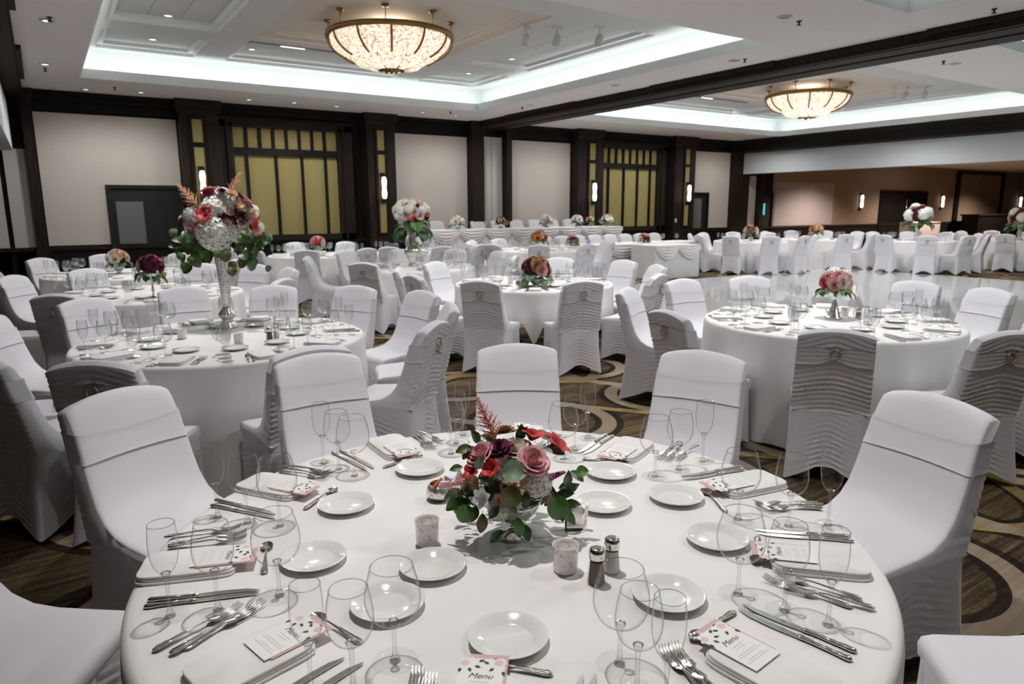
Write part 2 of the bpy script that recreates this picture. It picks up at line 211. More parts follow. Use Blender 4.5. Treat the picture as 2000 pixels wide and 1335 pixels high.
M['ceiling'] = wallpaper('matt_ceiling_paint', (.82, .77, .755))
M['tray'] = mat('white_cove_paint', (.8, .81, .81), .8)
M['screen'] = wallpaper('lavender_screen', (.36, .33, .35))
M['coffer'] = mat('coffer_paint', (.62, .61, .6), .8)
M['coffer_warm'] = mat('coffer_paint_warmlit', (.62, .56, .5), .8)  # warm chandelier light put into the colour of the centre coffers
M['tan_wall'] = wallpaper('tan_wallcovering', (.26, .2, .15))
M['black'] = mat('black_void', (.006, .005, .005), .6)
M['dark'] = mat('black_lacquer', (.01, .009, .009), .3)
M['grey'] = mat('grey_board', (.14, .15, .14), .7)
M['cyan'] = mat('lit_door_window', (.1, .5, .5), .4, emit=(.1, .6, .6), es=.35)
M['silver'] = mat('polished_silver_plate', (.72, .69, .65), .13, 1)
M['steel'] = mat('steel_blade', (.66, .66, .64), .16, 1)
M['china'] = mat('white_porcelain', (.8, .79, .77), .12, coat=.3)
M['gold'] = mat('aged_brass', (.30, .17, .05), .35, .9)
M['brooch'] = mat('champagne_brooch', (.55, .45, .28), .3, .9)
M['bulb'] = mat('sconce_shade_glow', (.9, .85, .8), .5, emit=(1, .82, .66), es=1.7)
M['can_on'] = mat('downlight_glow', (.9, .9, .9), .5, emit=(1, .95, .88), es=1.4)
M['can_off'] = mat('downlight_off', (.32, .26, .16), .4)
M['white_metal'] = mat('white_enamel', (.6, .59, .57), .4)
M['candle'] = mat('ivory_candle', (.8, .68, .55), .5, emit=(1, .7, .45), es=.25)
M['pepper'] = mat('ground_pepper', (.16, .11, .08), .9)
M['salt'] = mat('salt_grains', (.72, .7, .68), .8)
M['card'] = mat('white_card', (.83, .81, .8), .6)
M['rosecard'] = mat('dusty_rose_card', (.64, .43, .42), .7)
M['ink'] = mat('dark_ink', (.02, .025, .025), .6)
M['greyink'] = mat('pale_grey_ink', (.6, .56, .55), .7)
M['printgreen'] = mat('printed_dark_green', (.02, .045, .035), .6)
M['printpink'] = mat('printed_blush', (.78, .52, .54), .6)
M['printpink2'] = mat('printed_pale_blush', (.80, .67, .67), .6)
M['packet_red'] = mat('red_packet', (.55, .08, .06), .5); M['packet_yellow'] = mat('yellow_packet', (.62, .45, .12), .5); M['packet_blue'] = mat('blue_packet', (.35, .38, .6), .5)
M['soil'] = mat('floral_foam', (.02, .035, .015), .9)
def glass_thin(name, edge=.35, tint=(.985, .985, .985), gl=.02, e0=.66, g0=.03, g1=.55, gp=.5):
    m = bpy.data.materials.new(name); m.use_nodes = True; t = m.node_tree; t.nodes.clear()
    out = t.nodes.new('ShaderNodeOutputMaterial'); mx = t.nodes.new('ShaderNodeMixShader'); tr = t.nodes.new('ShaderNodeBsdfTransparent'); g = t.nodes.new('ShaderNodeBsdfGlossy'); g.inputs['Roughness'].default_value = gl
    lw = t.nodes.new('ShaderNodeLayerWeight'); lw.inputs['Blend'].default_value = .5
    r = t.nodes.new('ShaderNodeValToRGB'); e = r.color_ramp.elements; e[0].position = e0; e[0].color = (*tint, 1); e[1].position = .985; e[1].color = (edge, edge, edge, 1)
    fr = t.nodes.new('ShaderNodeValToRGB'); q = fr.color_ramp.elements; q[0].position = gp; q[0].color = (g0,)*3+(1,); q[1].position = 1; q[1].color = (g1,)*3+(1,); t.links.new(lw.outputs['Facing'], fr.inputs[0])
    t.links.new(lw.outputs['Facing'], r.inputs[0]); t.links.new(r.outputs[0], tr.inputs[0])
    t.links.new(fr.outputs[0], mx.inputs[0]); t.links.new(tr.outputs[0], mx.inputs[1]); t.links.new(g.outputs[0], mx.inputs[2]); t.links.new(mx.outputs[0], out.inputs[0])
    return m
M['glass'] = glass_thin('clear_thin_glass')
M['foot'] = glass_thin('clear_glass_foot', .5, (.99, .99, .99), .03, .85, .02, .5, .7)
M['rim'] = glass_thin('glass_rim', .35, (.68, .69, .70), .05, .5, .12, .7)
M['glass_far'] = glass_thin('clear_glass_stemware', .5, (.965, .97, .97), .2, .6, .13, .8, .3)
M['stem'] = glass_thin('solid_glass_stem', .22, (.965, .965, .965), .03, .45, .07, .7, .4)
M['mercury'] = mat('mercury_glass', (.72, .68, .64), .12, .75)
_t = NT(M['mercury']); _n = _t.noise(_t.objc(), 70, 5, .7); _t.color(_t.ramp(_n, [(.42, (.48, .43, .40)), (.5, (.88, .84, .80))])); _t.bump(_n, .25, .003)
M['votive'] = mat('frosted_mercury_votive', (.75, .66, .66), .18, 0, coat=.5)
_t = NT(M['votive']); _n = _t.noise(_t.objc(), 90, 5, .7); _t.color(_t.ramp(_n, [(.36, (.40, .34, .31)), (.44, (.86, .80, .79))])); _t.p.inputs['Alpha'].default_value = .9
M['floorgloss'] = mat('white_gloss_dance_floor', (.74, .75, .76), .09, coat=.5)
_t = NT(M['floorgloss']); _t.bump(_t.noise(_t.pos(), .8, 2), .02, .02)
# crystal bowl of the chandeliers
M['crystal'] = mat('lit_crystal_strands', (.8, .7, .6), .3)
_t = NT(M['crystal']); _n = _t.noise(_t.mapping(_t.objc(), (9, 9, 14)), 3, 4, .65)
_t.set(_t.p.inputs['Emission Color'], _t.ramp(_n, [(.40, (.34, .19, .08)), (.48, (.80, .58, .36)), (.58, (1, .95, .88))])); _t.p.inputs['Emission Strength'].default_value = .50
# carpet: dark streaked ground with interlaced tan and taupe waves
M['carpet'] = mat('patterned_carpet', (.05, .035, .02), .95, spec=.1)
t = NT(M['carpet']); P = t.pos()
st = t.noise(t.mapping(P, (.9, 26, 1)), 1.0, 5, .72); fine = t.noise(t.mapping(P, (30, 90, 1)), 1.0, 2, .6); big = t.noise(t.mapping(P, (.8, 1.3, 1)), 1.0, 2)
s2 = t.math('ADD', t.math('MULTIPLY', st, .75), t.math('MULTIPLY', fine, .25)); s2 = t.math('ADD', s2, t.math('MULTIPLY', t.math('SUBTRACT', big, .5), .5))
ground = t.ramp(s2, [(.34, (.012, .008, .005)), (.5, (.072, .048, .026)), (.68, (.21, .145, .078))])
sep = t.n('ShaderNodeSeparateXYZ'); t.t.links.new(P, sep.inputs[0]); X, Y = sep.outputs[0], sep.outputs[1]
def band(ax, ay, k, amp, per, ph, off, wd):
    s = t.math('MULTIPLY', t.math('SINE', t.math('ADD', t.math('MULTIPLY', ax, k), ph)), amp)
    q = t.math('ADD', t.math('ADD', ay, s), off)
    d = t.math('ABSOLUTE', t.math('SUBTRACT', t.math('FRACT', t.math('DIVIDE', q, per)), .5))
    return t.math('LESS_THAN', d, wd)
b1 = band(X, Y, 2*PI/1.9, .42, 1.25, .4, .2, .062); 
def ringb(sz, R, wd, ox, oy):
    fx = t.math('SUBTRACT', t.math('FRACT', t.math('DIVIDE', t.math('ADD', X, ox), sz)), .5); fy = t.math('SUBTRACT', t.math('FRACT', t.math('DIVIDE', t.math('ADD', Y, oy), sz)), .5)
    d = t.math('MULTIPLY', t.math('SQRT', t.math('ADD', t.math('MULTIPLY', fx, fx), t.math('MULTIPLY', fy, fy))), sz); return t.math('LESS_THAN', t.math('ABSOLUTE', t.math('SUBTRACT', d, R)), wd)
b2 = ringb(1.35, .50, .055, .3, .55); b3 = band(Y, X, 2*PI/2.5, .30, 1.9, 1.2, .3, .036)
tanv = t.ramp(st, [(.3, (.20, .13, .045)), (.7, (.36, .26, .11))]); taup = t.ramp(st, [(.3, (.20, .145, .10)), (.7, (.33, .26, .185))])
edge1 = band(X, Y, 2*PI/1.9, .42, 1.25, .4, .2, .10); edge2 = ringb(1.35, .50, .11, .3, .55)
c = t.mix(t.math('MULTIPLY', edge1, .8), ground, (.012, .008, .006)); c = t.mix(t.math('MULTIPLY', edge2, .8), c, (.012, .008, .006))
c = t.mix(b3, c, taup); c = t.mix(b1, c, tanv); c = t.mix(b2, c, taup)
t.color(c); t.bump(fine, .15, .004)
PET = {'pink': (.80, .40, .42), 'blush': (.80, .60, .57), 'cream': (.86, .78, .66), 'ivory': (.90, .87, .78), 'white': (.92, .90, .87), 'red': (.52, .014, .016), 'wine': (.13, .006, .016), 'plum': (.17, .008, .06),
       'magenta': (.34, .012, .14), 'peach': (.82, .56, .38), 'brown': (.40, .22, .09), 'coral': (.74, .26, .19), 'salmon': (.76, .36, .34), 'amber': (.86, .50, .28), 'orange': (.62, .20, .07)}
for k, c_ in PET.items():
    m = mat('petal_'+k, c_, .55, sheen=.15); t_ = NT(m); n_ = t_.noise(t_.objc(), 3.5, 3)
    t_.color(t_.ramp(n_, [(.3, tuple(v*.78 for v in c_)), (.7, tuple(min(1, v*1.15) for v in c_))])); m.node_tree.nodes['Principled BSDF'].inputs['Subsurface Weight'].default_value = 0; M['p_'+k] = m
for k, c_ in {'green': (.10, .20, .05), 'dark': (.03, .075, .024), 'sage': (.17, .24, .15), 'olive': (.13, .12, .04)}.items():
    m = mat('leaf_'+k, c_, .45); t_ = NT(m); n_ = t_.noise(t_.objc(), 3, 2); t_.color(t_.ramp(n_, [(.3, tuple(v*.75 for v in c_)), (.7, tuple(v*1.25 for v in c_))])); M['l_'+k] = m
# ------------------------------------------------------------------ room shell
def holed(mb, z, X0, X1, Y0, Y1, holes, up=False):
    xs = sorted({X0, X1, *[h[0] for h in holes], *[h[1] for h in holes]}); ys = sorted({Y0, Y1, *[h[2] for h in holes], *[h[3] for h in holes]})
    xs = [x for x in xs if X0 <= x <= X1]; ys = [y for y in ys if Y0 <= y <= Y1]
    for i in range(len(xs)-1):
        for j in range(len(ys)-1):
            cx, cyy = (xs[i]+xs[i+1])/2, (ys[j]+ys[j+1])/2
            if any(h[0] < cx < h[1] and h[2] < cyy < h[3] for h in holes): continue
            a = [(xs[i], ys[j], z), (xs[i+1], ys[j], z), (xs[i+1], ys[j+1], z), (xs[i], ys[j+1], z)]
            mb.add(a, [(0, 1, 2, 3) if up else (3, 2, 1, 0)])
def frame_walls(mb, r, z0, z1, out=False):
    x0, x1, y0, y1 = r
    p = [(x0, y0), (x1, y0), (x1, y1), (x0, y1)]
    for k in range(4):
        a, b = p[k], p[(k+1) % 4]; q = [(*a, z0), (*b, z0), (*b, z1), (*a, z1)]
        mb.add(q, [(3, 2, 1, 0) if not out else (0, 1, 2, 3)])
YB = 16.0
struct('floor', bx(-14, 45, -8, YB+.3, -.2, 0), M['carpet'])
m = MB(); holed(m, CEIL, -14, 20.3, -8, YB+.3, TRAYS); holed(m, 5.0, -14, 20.3, -8, YB+.3, [], True)
struct('ceiling', m, M['ceiling'])
struct('ceiling_annex', bx(20.3, 45, -8, YB+.3, 3.3, 3.5), M['ceiling'])
struct('wall_back', bx(-14, 45, YB, YB+.3, 0, 5), M['wood'])
struct('wall_front', bx(-14, 45, -8.3, -8, 0, 5), M['paper'])
struct('wall_left', bx(-14.3, -14, -8, YB, 0, 5), M['wood2'])
struct('wall_right', bx(45, 45.3, -8, YB, 0, 5), M['tan_wall'])
# trays: lip, recess walls, coffered lid
COLS = [(.27, 1.77), (2.30, 5.57), (6.17, 7.57)]; ROWS = [(.05, 1.45), (2.09, 5.59), (6.25, 7.7)]
LID = 4.28
for k, (x0, x1, y0, y1) in enumerate(TRAYS):
    m = MB(); L = .03; d = .30
    for a in ((x0-L, x1+L, y1, y1+L), (x0-L, x1+L, y0-L, y0), (x0-L, x0, y0, y1), (x1, x1+L, y0, y1)): m.box(*a, CEIL-.002, CEIL+.15)
    o = struct('ceiling_tray', m, M['tray'])
    m = MB(); frame_walls(m, (x0-d, x1+d, y0-d, y1+d), CEIL+.05, LID); holed(m, CEIL+.05, x0-d, x1+d, y0-d, y1+d, [(x0, x1, y0, y1)], True)
    obj('cove_wall', m, M['tray'], o)
    m = MB(); sx = (x1-x0)/7.67; sy = (y1-y0)/7.74
    rects = [(x0+a*sx, x0+b*sx, y0+c_*sy, y0+e*sy) for i, (a, b) in enumerate(COLS) for j, (c_, e) in enumerate(ROWS)]
    holed(m, LID, x0-d, x1+d, y0-d, y1+d, rects)
    obj('coffer_grid', m, M['coffer'], o)
    for i, r in enumerate(rects):
        mid = i == 4; m = MB(); a, b, c_, e = r; s1, s2, l1 = (.03, .02, .26) if mid else (.05, .05, .10)
        frame_walls(m, r, LID, LID+s1); r2 = (a+l1, b-l1, c_+l1, e-l1); holed(m, LID+s1, *r, [r2])
        frame_walls(m, r2, LID+s1, LID+s1+s2)
        if mid:
            r3 = (r2[0]+.12, r2[1]-.12, r2[2]+.12, r2[3]-.12); holed(m, LID+s1+s2, *r2, [r3]); frame_walls(m, r3, LID+s1+s2, LID+s1+s2+.01); r2 = r3; s2 += .01
        cf = obj('coffer_moulding', m, M['tray'] if not mid else M['coffer_warm'], o)
        z = LID+s1+s2; lng = (r2[1]-r2[0]) if (r2[1]-r2[0]) > (r2[3]-r2[2]) else 0
        n = 1 if mid else (3 if max(r2[1]-r2[0], r2[3]-r2[2]) > 2 else 1)
        for q in range(n):
            g = .004
            if (r2[3]-r2[2]) >= (r2[1]-r2[0]): ra = (r2[0]+(r2[1]-r2[0])*q/n+g*(q > 0), r2[0]+(r2[1]-r2[0])*(q+1)/n-g*(q < n-1), r2[2], r2[3])
            else: ra = (r2[0], r2[1], r2[2]+(r2[3]-r2[2])*q/n+g*(q > 0), r2[2]+(r2[3]-r2[2])*(q+1)/n-g*(q < n-1))
            obj('panel', bx(*ra, z, z+.02), M['coffer'] if not mid else M['coffer_warm'], cf)
# beams on the airwall tracks
def beam(name, x0, x1, zb, y1=YB):
    m = MB(); m.box(x0, x1, -8, y1, zb, CEIL+.05)
    o = struct(name, m, M['wood'])
    m = MB(); m.box(x0-.05, x1+.05, -8, y1, CEIL-.09, CEIL-.001); m.box(x0-.025, x1+.025, -8, y1, CEIL-.14, CEIL-.09)
    for ya in (-2.5, 2.2, 7.0, 11.8): m.box(x0-.11, x1+.11, ya, ya+2.6, CEIL-.06, CEIL-.0005)
    obj('crown', m, M['wood2'], o)
    m = MB(); m.box(x0+.05, x1-.05, -8, y1, zb-.02, zb); m.box(x0+.38, x1-.38, -8, y1, zb-.035, zb-.02); obj('track', m, M['wood2'], o)
beam('trim_1', 9.5, 10.35, 3.65); beam('trim_2', -.95, -.1, 3.65); beam('trim_3', 19.5, 20.3, 3.42)
struct('trim_4', bx(19.95, 20.3, -8, 15.95, 2.72, 3.42), M['soffit'])
struct('trim_5', bx(-.8, -.3, -8, 15.5, 2.66, 3.5), M['soffit'])
# back wall panelling
def panel(name, x0, x1, z0, z1, m_, d=.03): struct(name, bx(x0, x1, YB-d, YB+.01, z0, z1), m_)
n_ = 0
for x0, x1 in ((.06, 2.46), (7.12, 9.25), (10.49, 12.62), (17.46, 19.46)):
    n_ += 1; panel('wall_panel_%d' % n_, x0, x1, .95, 3.40, M['paper'])
n_ = 0
for x0, x1, z1 in ((9.63, 9.97, 3.66), (9.99, 10.31, 3.66), (-.47, -.12, 2.72), (-.95, -.55, 2.72), (20.36, 20.6, 2.68), (20.62, 20.86, 2.68)):
    n_ += 1; panel('airwall_panel_%d' % n_, x0, x1, .02, z1, M['airwall'], .05)
tn = 6
def trim(mb, mt, sharp=None):
    global tn
    o = struct('trim_%d' % tn, mb, mt); tn += 1; return o
# dado, dado rail, cornice
trim(bx(-14, 45, YB-.05, YB, .0, .86), M['wood']); trim(bx(-14, 45, YB-.085, YB, .86, .93), M['wood2'])
m = MB(); m.box(-.9, 20.3, YB-.06, YB, 3.44, CEIL); m.box(-.9, 20.3, YB-.12, YB, 3.60, CEIL); m.box(-.9, 20.3, YB-.2, YB, 3.70, CEIL); trim(m, M['wood'])
struct('baseboard_back', bx(-14, 45, YB-.1, YB-.05, 0, .16), M['wood2'])
def pilaster(x0, x1, d=.35, slit=None):
    m = MB(); m.box(x0, x1, YB-d, YB, 0, CEIL-.02); m.box(x0-.06, x1+.06, YB-d-.07, YB, 3.62, CEIL-.001); m.box(x0-.03, x1+.03, YB-d-.035, YB, 3.52, 3.62); m.box(x0-.03, x1+.03, YB-d-.03, YB, 0, .9)
    o = trim(m, M['wood2'])
    if slit:
        a, b = slit
        for z0, z1 in ((2.95, 3.40), (1.06, 2.86)): obj('panel', bx(a, b, YB-d-.012, YB-d, z0, z1), M['olive'], o)
        m = MB(); m.box(a-.06, a, YB-d-.03, YB-d, 1.0, 3.46); m.box(b, b+.06, YB-d-.03, YB-d, 1.0, 3.46)
        for z0, z1 in ((1.0, 1.06), (2.86, 2.95), (3.40, 3.46)): m.box(a, b, YB-d-.03, YB-d, z0, z1)
        obj('slit_frame', m, M['wood'], o)
pilaster(2.48, 3.22, .35, (2.70, 2.90)); pilaster(6.42, 7.12, .35, (6.66, 6.84)); pilaster(12.66, 13.52, .35, (13.06, 13.28)); pilaster(16.52, 17.42, .35, (16.95, 17.15))
pilaster(9.27, 9.62, .28); pilaster(10.32, 10.48, .28); pilaster(19.46, 20.3, .2); pilaster(-.12, .04, .2); pilaster(20.9, 21.12, .2)
# olive paneled windows
def window(k, x0, x1):
    y = YB-.02; o = None
    z0, zr0, zr1, z1 = 1.06, 2.76, 2.91, 3.33
    m = MB(); m.box(x0-.30, x0, YB-.16, YB, .93, 3.46); m.box(x1, x1+.34, YB-.16, YB, .93, 3.46); m.box(x0-.3, x1+.34, YB-.16, YB, z1, 3.52); m.box(x0-.3, x1+.34, YB-.16, YB, .93, z0)
    m.box(x0-.14, x0-.10, YB-.2, YB, .93, 3.4); m.box(x1+.10, x1+.14, YB-.2, YB, .93, 3.4); m.box(x0-.14, x1+.14, YB-.2, YB, 3.4, 3.44)
    o = struct('window_%d' % k, m, M['wood2'])
    W = x1-x0; bw = .055*W/2.27
    us = [0, .118, .39, .64, .875, 1.0]; fr = M['wood']
    for i in range(5):
        a = x0+us[i]*W+(bw*.5 if i else 0); b = x0+us[i+1]*W-(bw*.5 if i < 4 else 0)
        obj('pane', bx(a, b, YB-.04, YB-.01, z0, zr0), M['olive'], o)
        if i < 4: obj('mullion', bx(b, b+bw, YB-.1, YB, z0, zr0), fr, o)
    n = 8; p = W/n
    for i in range(n):
        a = x0+i*p+(.03 if i else 0); b = x0+(i+1)*p-(.03 if i < n-1 else 0)
        obj('pane', bx(a, b, YB-.04, YB-.01, zr1, z1), M['olive'], o)
        if i < n-1: obj('mullion', bx(b, b+.06, YB-.1, YB, zr1, z1), fr, o)
    obj('rail', bx(x0, x1, YB-.13, YB, zr0, zr1), fr, o)
window(1, 3.52, 5.79); window(2, 13.76, 15.99)
# dark openings in the panels
def door(k, x0, x1, z1, inner=None, im='grey', dbl=False):
    m = MB(); t_ = .07; m.box(x0, x1, YB-.045, YB, 0, z1)
    o = struct('door_%d' % k, m, M['black'])
    m = MB(); m.box(x0-t_, x0, YB-.09, YB, 0, z1+t_); m.box(x1, x1+t_, YB-.09, YB, 0, z1+t_); m.box(x0, x1, YB-.09, YB, z1, z1+t_); obj('door_frame', m, M['dark'], o)
    if inner: obj('board', bx(inner[0], inner[1], YB-.075, YB-.045, inner[2], inner[3]), M[im], o)
    if dbl:
        mid = (x0+x1)/2
        for a, b in ((x0+.05, mid-.02), (mid+.02, x1-.05)): obj('leaf', bx(a, b, YB-.07, YB-.045, .02, z1-.05), M['dark'], o)
        m = MB(); m.tube([(mid+.1, YB-.12, 1.0), (mid+.1, YB-.12, 1.9)], .02); obj('handle', m, M['silver'], o)
    return o
door(1, 1.16, 2.44, 2.03, (1.24, 1.72, .95, 1.78)); door(2, 17.5, 18.36, 2.03, (17.52, 18.1, .95, 1.9))
o = door(3, 21.2, 21.75, 2.08); obj('glazed_slot', bx(21.3, 21.42, YB-.06, YB-.04, 1.35, 1.75), M['cyan'], o)
door(4, 28.95, 32.6, 2.2, dbl=True)
panel('wall_annex', 21.85, 45, .93, 3.3, M['tan_wall'], .02); panel('wall_annex_screen', 22.0, 25.6, .95, 2.5, M['screen'], .03)
m = MB(); m.box(35.2, 35.55, YB-.1, YB, 0, 3.2); m.box(39.75, 40.1, YB-.1, YB, 0, 3.2); m.box(35.2, 40.1, YB-.1, YB, 3.1, 3.2); o = trim(m, M['wood'])
for a, b in ((35.55, 37.63), (37.67, 39.75)): obj('panel', bx(a, b, YB-.05, YB, .93, 3.1), M['tan_wall'], o)
# ceiling fittings
m = MB(); m.lathe([(.055, 0), (.085, 0), (.085, -.008), (.058, -.012), (.055, 0)], 20); ring_me = m.mesh('trim_ring', M['white_metal'])
m = MB(); m.lathe([(.0001, -.002), (.056, -.002)], 20, caps=False); on_me = m.mesh('lens', M['can_on']); m2 = MB(); m2.lathe([(.0001, -.002), (.056, -.002)], 20, caps=False); off_me = m2.mesh('lens', M['can_off'])
def acr(p): return math.atan2(p[0], p[1])
def cans(pts, z, me, lab, grp):
    for i, (x, y) in enumerate(sorted(pts, key=acr)):
        t_ = thing('downlight', lab+', %s from the left' % ORD[i], 'downlight', (x, y, z-.001), 0, grp); link('trim_ring', ring_me, t_); link('lens', me, t_)
cans(DATA['cp']['on'], CEIL, on_me, 'lit round downlight in the flat ceiling border', 'lit ceiling border downlights')
cans(DATA['cp']['off'], CEIL, off_me, 'unlit round downlight in the flat ceiling border', 'unlit ceiling border downlights')
cans(DATA['tp'], LID+.10, on_me, 'small lit downlight inside a coffer of the big ceiling tray', 'coffer downlights')
m = MB(); m.lathe([(.03, 0), (.03, -.01), (.012, -.015), (.012, -.04), (.028, -.045), (.028, -.05)], 12); sp_me = m.mesh('sprinkler', M['dark'])
for i, (x, y) in enumerate(sorted(DATA['cp']['spr'], key=acr)):
    tag(link('sprinkler', sp_me, None, (x, y, CEIL)), 'small dark fire sprinkler on the ceiling border, %s from the left' % ORD[i], 'sprinkler', 'ceiling sprinklers')
for i, (x, y, side) in enumerate([(6.32, 9.10, 'big tray'), (6.72, 8.85, 'big tray'), (7.25, 8.5, 'big tray'), (16.35, 8.95, 'far tray'), (16.6, 8.8, 'far tray'), (16.95, 8.55, 'far tray')]):
    t_ = thing('track_spotlight', 'white track spotlight hanging in the %s, %s of its three' % (side, ORD[i % 3]), 'spotlight', (x, y, LID), 0, 'track spotlights')
    m = MB(); m.box(-.08, .08, -.02, .02, -.03, 0); m.tube([(0, 0, -.03), (0, 0, -.12)], .012); obj('bracket', m, M['white_metal'], t_)
    m = MB(); m.lathe([(.03, .06), (.055, .04), (.06, -.05), (.055, -.10), (.05, -.10), (.045, -.06)], 16); obj('head', m, M['white_metal'], t_, (0, 0, -.17), (.25, .1, 0))
for i, (x0, y0) in enumerate([(3.1, 12.25), (13.3, 12.25)]):
    t_ = thing('air_slot_diffuser', 'dark linear air slot along the coffer edge behind the %s chandelier' % ('larger' if i == 0 else 'smaller'), 'vent', (x0, y0, LID))
    obj('frame', bx(0, 2.2, 0, .10, -.012, -.001), M['dark'], t_); obj('slot_light', bx(.5, .9, .03, .07, -.016, -.010), M['can_on'], t_)
# chandeliers
def chandelier(cx, cyy, label):
    t_ = thing('chandelier', label, 'chandelier', (cx, cyy, 4.12)); R = .92
    top = LID+.06-4.12
    m = MB(); m.lathe([(R-.03, -.035), (R+.02, -.04), (R+.03, 0), (R+.02, .03), (R-.03, .03), (R-.03, -.035)], 72); obj('rim', m, M['gold'], t_)
    def prof(s): return (R*math.cos(s*PI/2*.93)**.75, -.44*math.sin(s*PI/2))
    n = 96; NS = 22
    def shell(sc_, z0, zs, lobes):
        m = MB()
        def fn(u, v):
            r, z = prof(v*.985); sc2 = 1-.05*abs(math.sin(lobes*u*PI))*math.sin(v*PI*.9); a = u*2*PI
            return (r*sc_*sc2*math.cos(a), r*sc_*sc2*math.sin(a), z0+z*zs*(1-.05*abs(math.sin(lobes*u*PI))))
        m.grid(fn, n, NS, cu=True); return m
    obj('crystal_bowl', shell(.97, 0, .86, 12), M['crystal'], t_)
    m = MB()
    for i in range(8):                               # lower swags of crystal strands
        a = 2*PI*i/8+.2
        def fn(u, v):
            w_ = (u-.5)*2; th = a+w_*.40; r = .56-.36*v+.09*math.sin(PI*v)*(1-w_*w_); z = -.30-.17*v-.03*(1-w_*w_)*math.sin(PI*v)
            return (r*math.cos(th), r*math.sin(th), z)
        m.grid(fn, 9, 7)
    obj('crystal_swag', m, M['crystal'], t_)
    for i in range(12):
        a = 2*PI*i/12+.12; pts = []
        for k in range(10):
            r, z = prof(k/9*.62); pts.append((r*1.0*math.cos(a), r*1.0*math.sin(a), z*.88-.005))
        m = MB(); m.tube(pts, .016, 6); obj('rib', m, M['gold'], t_)
    for i in range(8):
        a = 2*PI*i/8; pts = [((.55-.40*k/6+.08*math.sin(PI*k/6))*math.cos(a), (.55-.40*k/6+.08*math.sin(PI*k/6))*math.sin(a), -.31-.17*k/6) for k in range(7)]
        m = MB(); m.tube(pts, .013, 6); obj('lower_rib', m, M['gold'], t_)
    m = MB(); m.lathe([(.001, -.52), (.03, -.51), (.02, -.49), (.17, -.47), (.18, -.45), (.02, -.44)], 24); obj('finial', m, M['gold'], t_)
    for i in range(8):
        a = 2*PI*i/8+.3; x, y = (R-.02)*math.cos(a), (R-.02)*math.sin(a)
        m = MB(); m.tube([(x, y, .02), (x, y, top)], .007, 6); m.lathe([(.05, top), (.05, top-.03), (.02, top-.04)], 14, (x, y, 0)); obj('hanger', m, M['gold'], t_)
    light('chandelier_lamp', 'POINT', (cx, cyy, 4.20), 30, (1, .80, .60), shadow_soft_size=.35)
chandelier(4.6, 10.15, 'large crystal bowl chandelier with brass rim, nearer of the two'); chandelier(15.0, 10.2, 'crystal bowl chandelier with brass rim beyond the dark ceiling beam')
# sconces
def sconce(x, z, y, label):
    t_ = thing('wall_sconce', label, 'sconce', (x, y, z))
    m = MB(); m.box(-.06, .06, -.03, 0, -.36, .34); obj('backplate', m, M['dark'], t_)
    m = MB(); m.lathe([(.02, -.25), (.045, -.235), (.060, -.13), (.043, 0), (.060, .13), (.045, .235), (.02, .25)], 18, (0, -.10, 0)); obj('shade', m, M['bulb'], t_)
    m = MB(); m.box(-.03, .03, -.11, -.02, -.31, -.265); m.box(-.03, .03, -.11, -.02, .265, .31); obj('bracket', m, M['dark'], t_)
yp = YB-.35-.03
sconce(2.80, 2.14, yp, 'lit hourglass sconce behind the big tall bouquet'); sconce(6.75, 2.10, yp, 'lit hourglass sconce between the first olive window and beige panel')
sconce(13.17, 2.06, yp, 'lit hourglass sconce on the pilaster before the second olive window'); sconce(17.05, 2.06, yp, 'lit hourglass sconce on the pilaster past the second olive window')
for x, l in ((27.45, 'lit sconce on the tan annex wall beside the lavender screen'), (34.0, 'lit sconce on the tan annex wall past the double door'), (42.1, 'lit sconce on the annex wall at the right edge of view')): sconce(x, 1.83, YB-.02, l)
# thermostats and wall plates
for i, (x, z, yy) in enumerate([(12.78, 1.22, YB-.35), (16.62, 1.22, YB-.35)]):
    t_ = thing('wall_switch', 'small pale wall switch on the pilaster %s the second olive window' % ('before' if i == 0 else 'past'), 'switch', (x, yy, z))
    obj('plate', bx(-.04, .04, -.01, 0, -.06, .06), M['white_metal'], t_); obj('toggle', bx(-.012, .012, -.016, -.01, -.02, .02), M['card'], t_)
# bar counter before the annex wall
t_ = thing('bar_counter', 'dark bar counter before the framed annex panel', 'bar', (37.1, 15.2, 0))
obj('body', bx(-1.9, 1.9, -.35, .35, 0, 1.2), M['dark'], t_); obj('top', bx(-2.0, 2.0, -.4, .4, 1.2, 1.26), M['wood2'], t_)
t_ = thing('side_table', 'table under a pinkish cloth before the dark double door', 'table', (29.6, 14.6, 0))
obj('cover', bx(-1.0, 1.0, -.3, .3, 0, .98), M['satin'], t_); obj('top', bx(-1.02, 1.02, -.32, .32, .98, 1.0), M['cloth'], t_)
# dance floor
t_ = thing('dance_floor', 'glossy white dance floor between the tables', 'dance floor', (0, 0, 0))
obj('surface', bx(7.9, 17.5, 2.2, 10.8, .001, .022), M['floorgloss'], t_)
m = MB()
for a in ((7.82, 7.9, 2.12, 10.88), (17.5, 17.58, 2.12, 10.88), (7.9, 17.5, 2.12, 2.2), (7.9, 17.5, 10.8, 10.88)): m.box(*a, .001, .018)
obj('edge_ramp', m, M['white_metal'], t_)
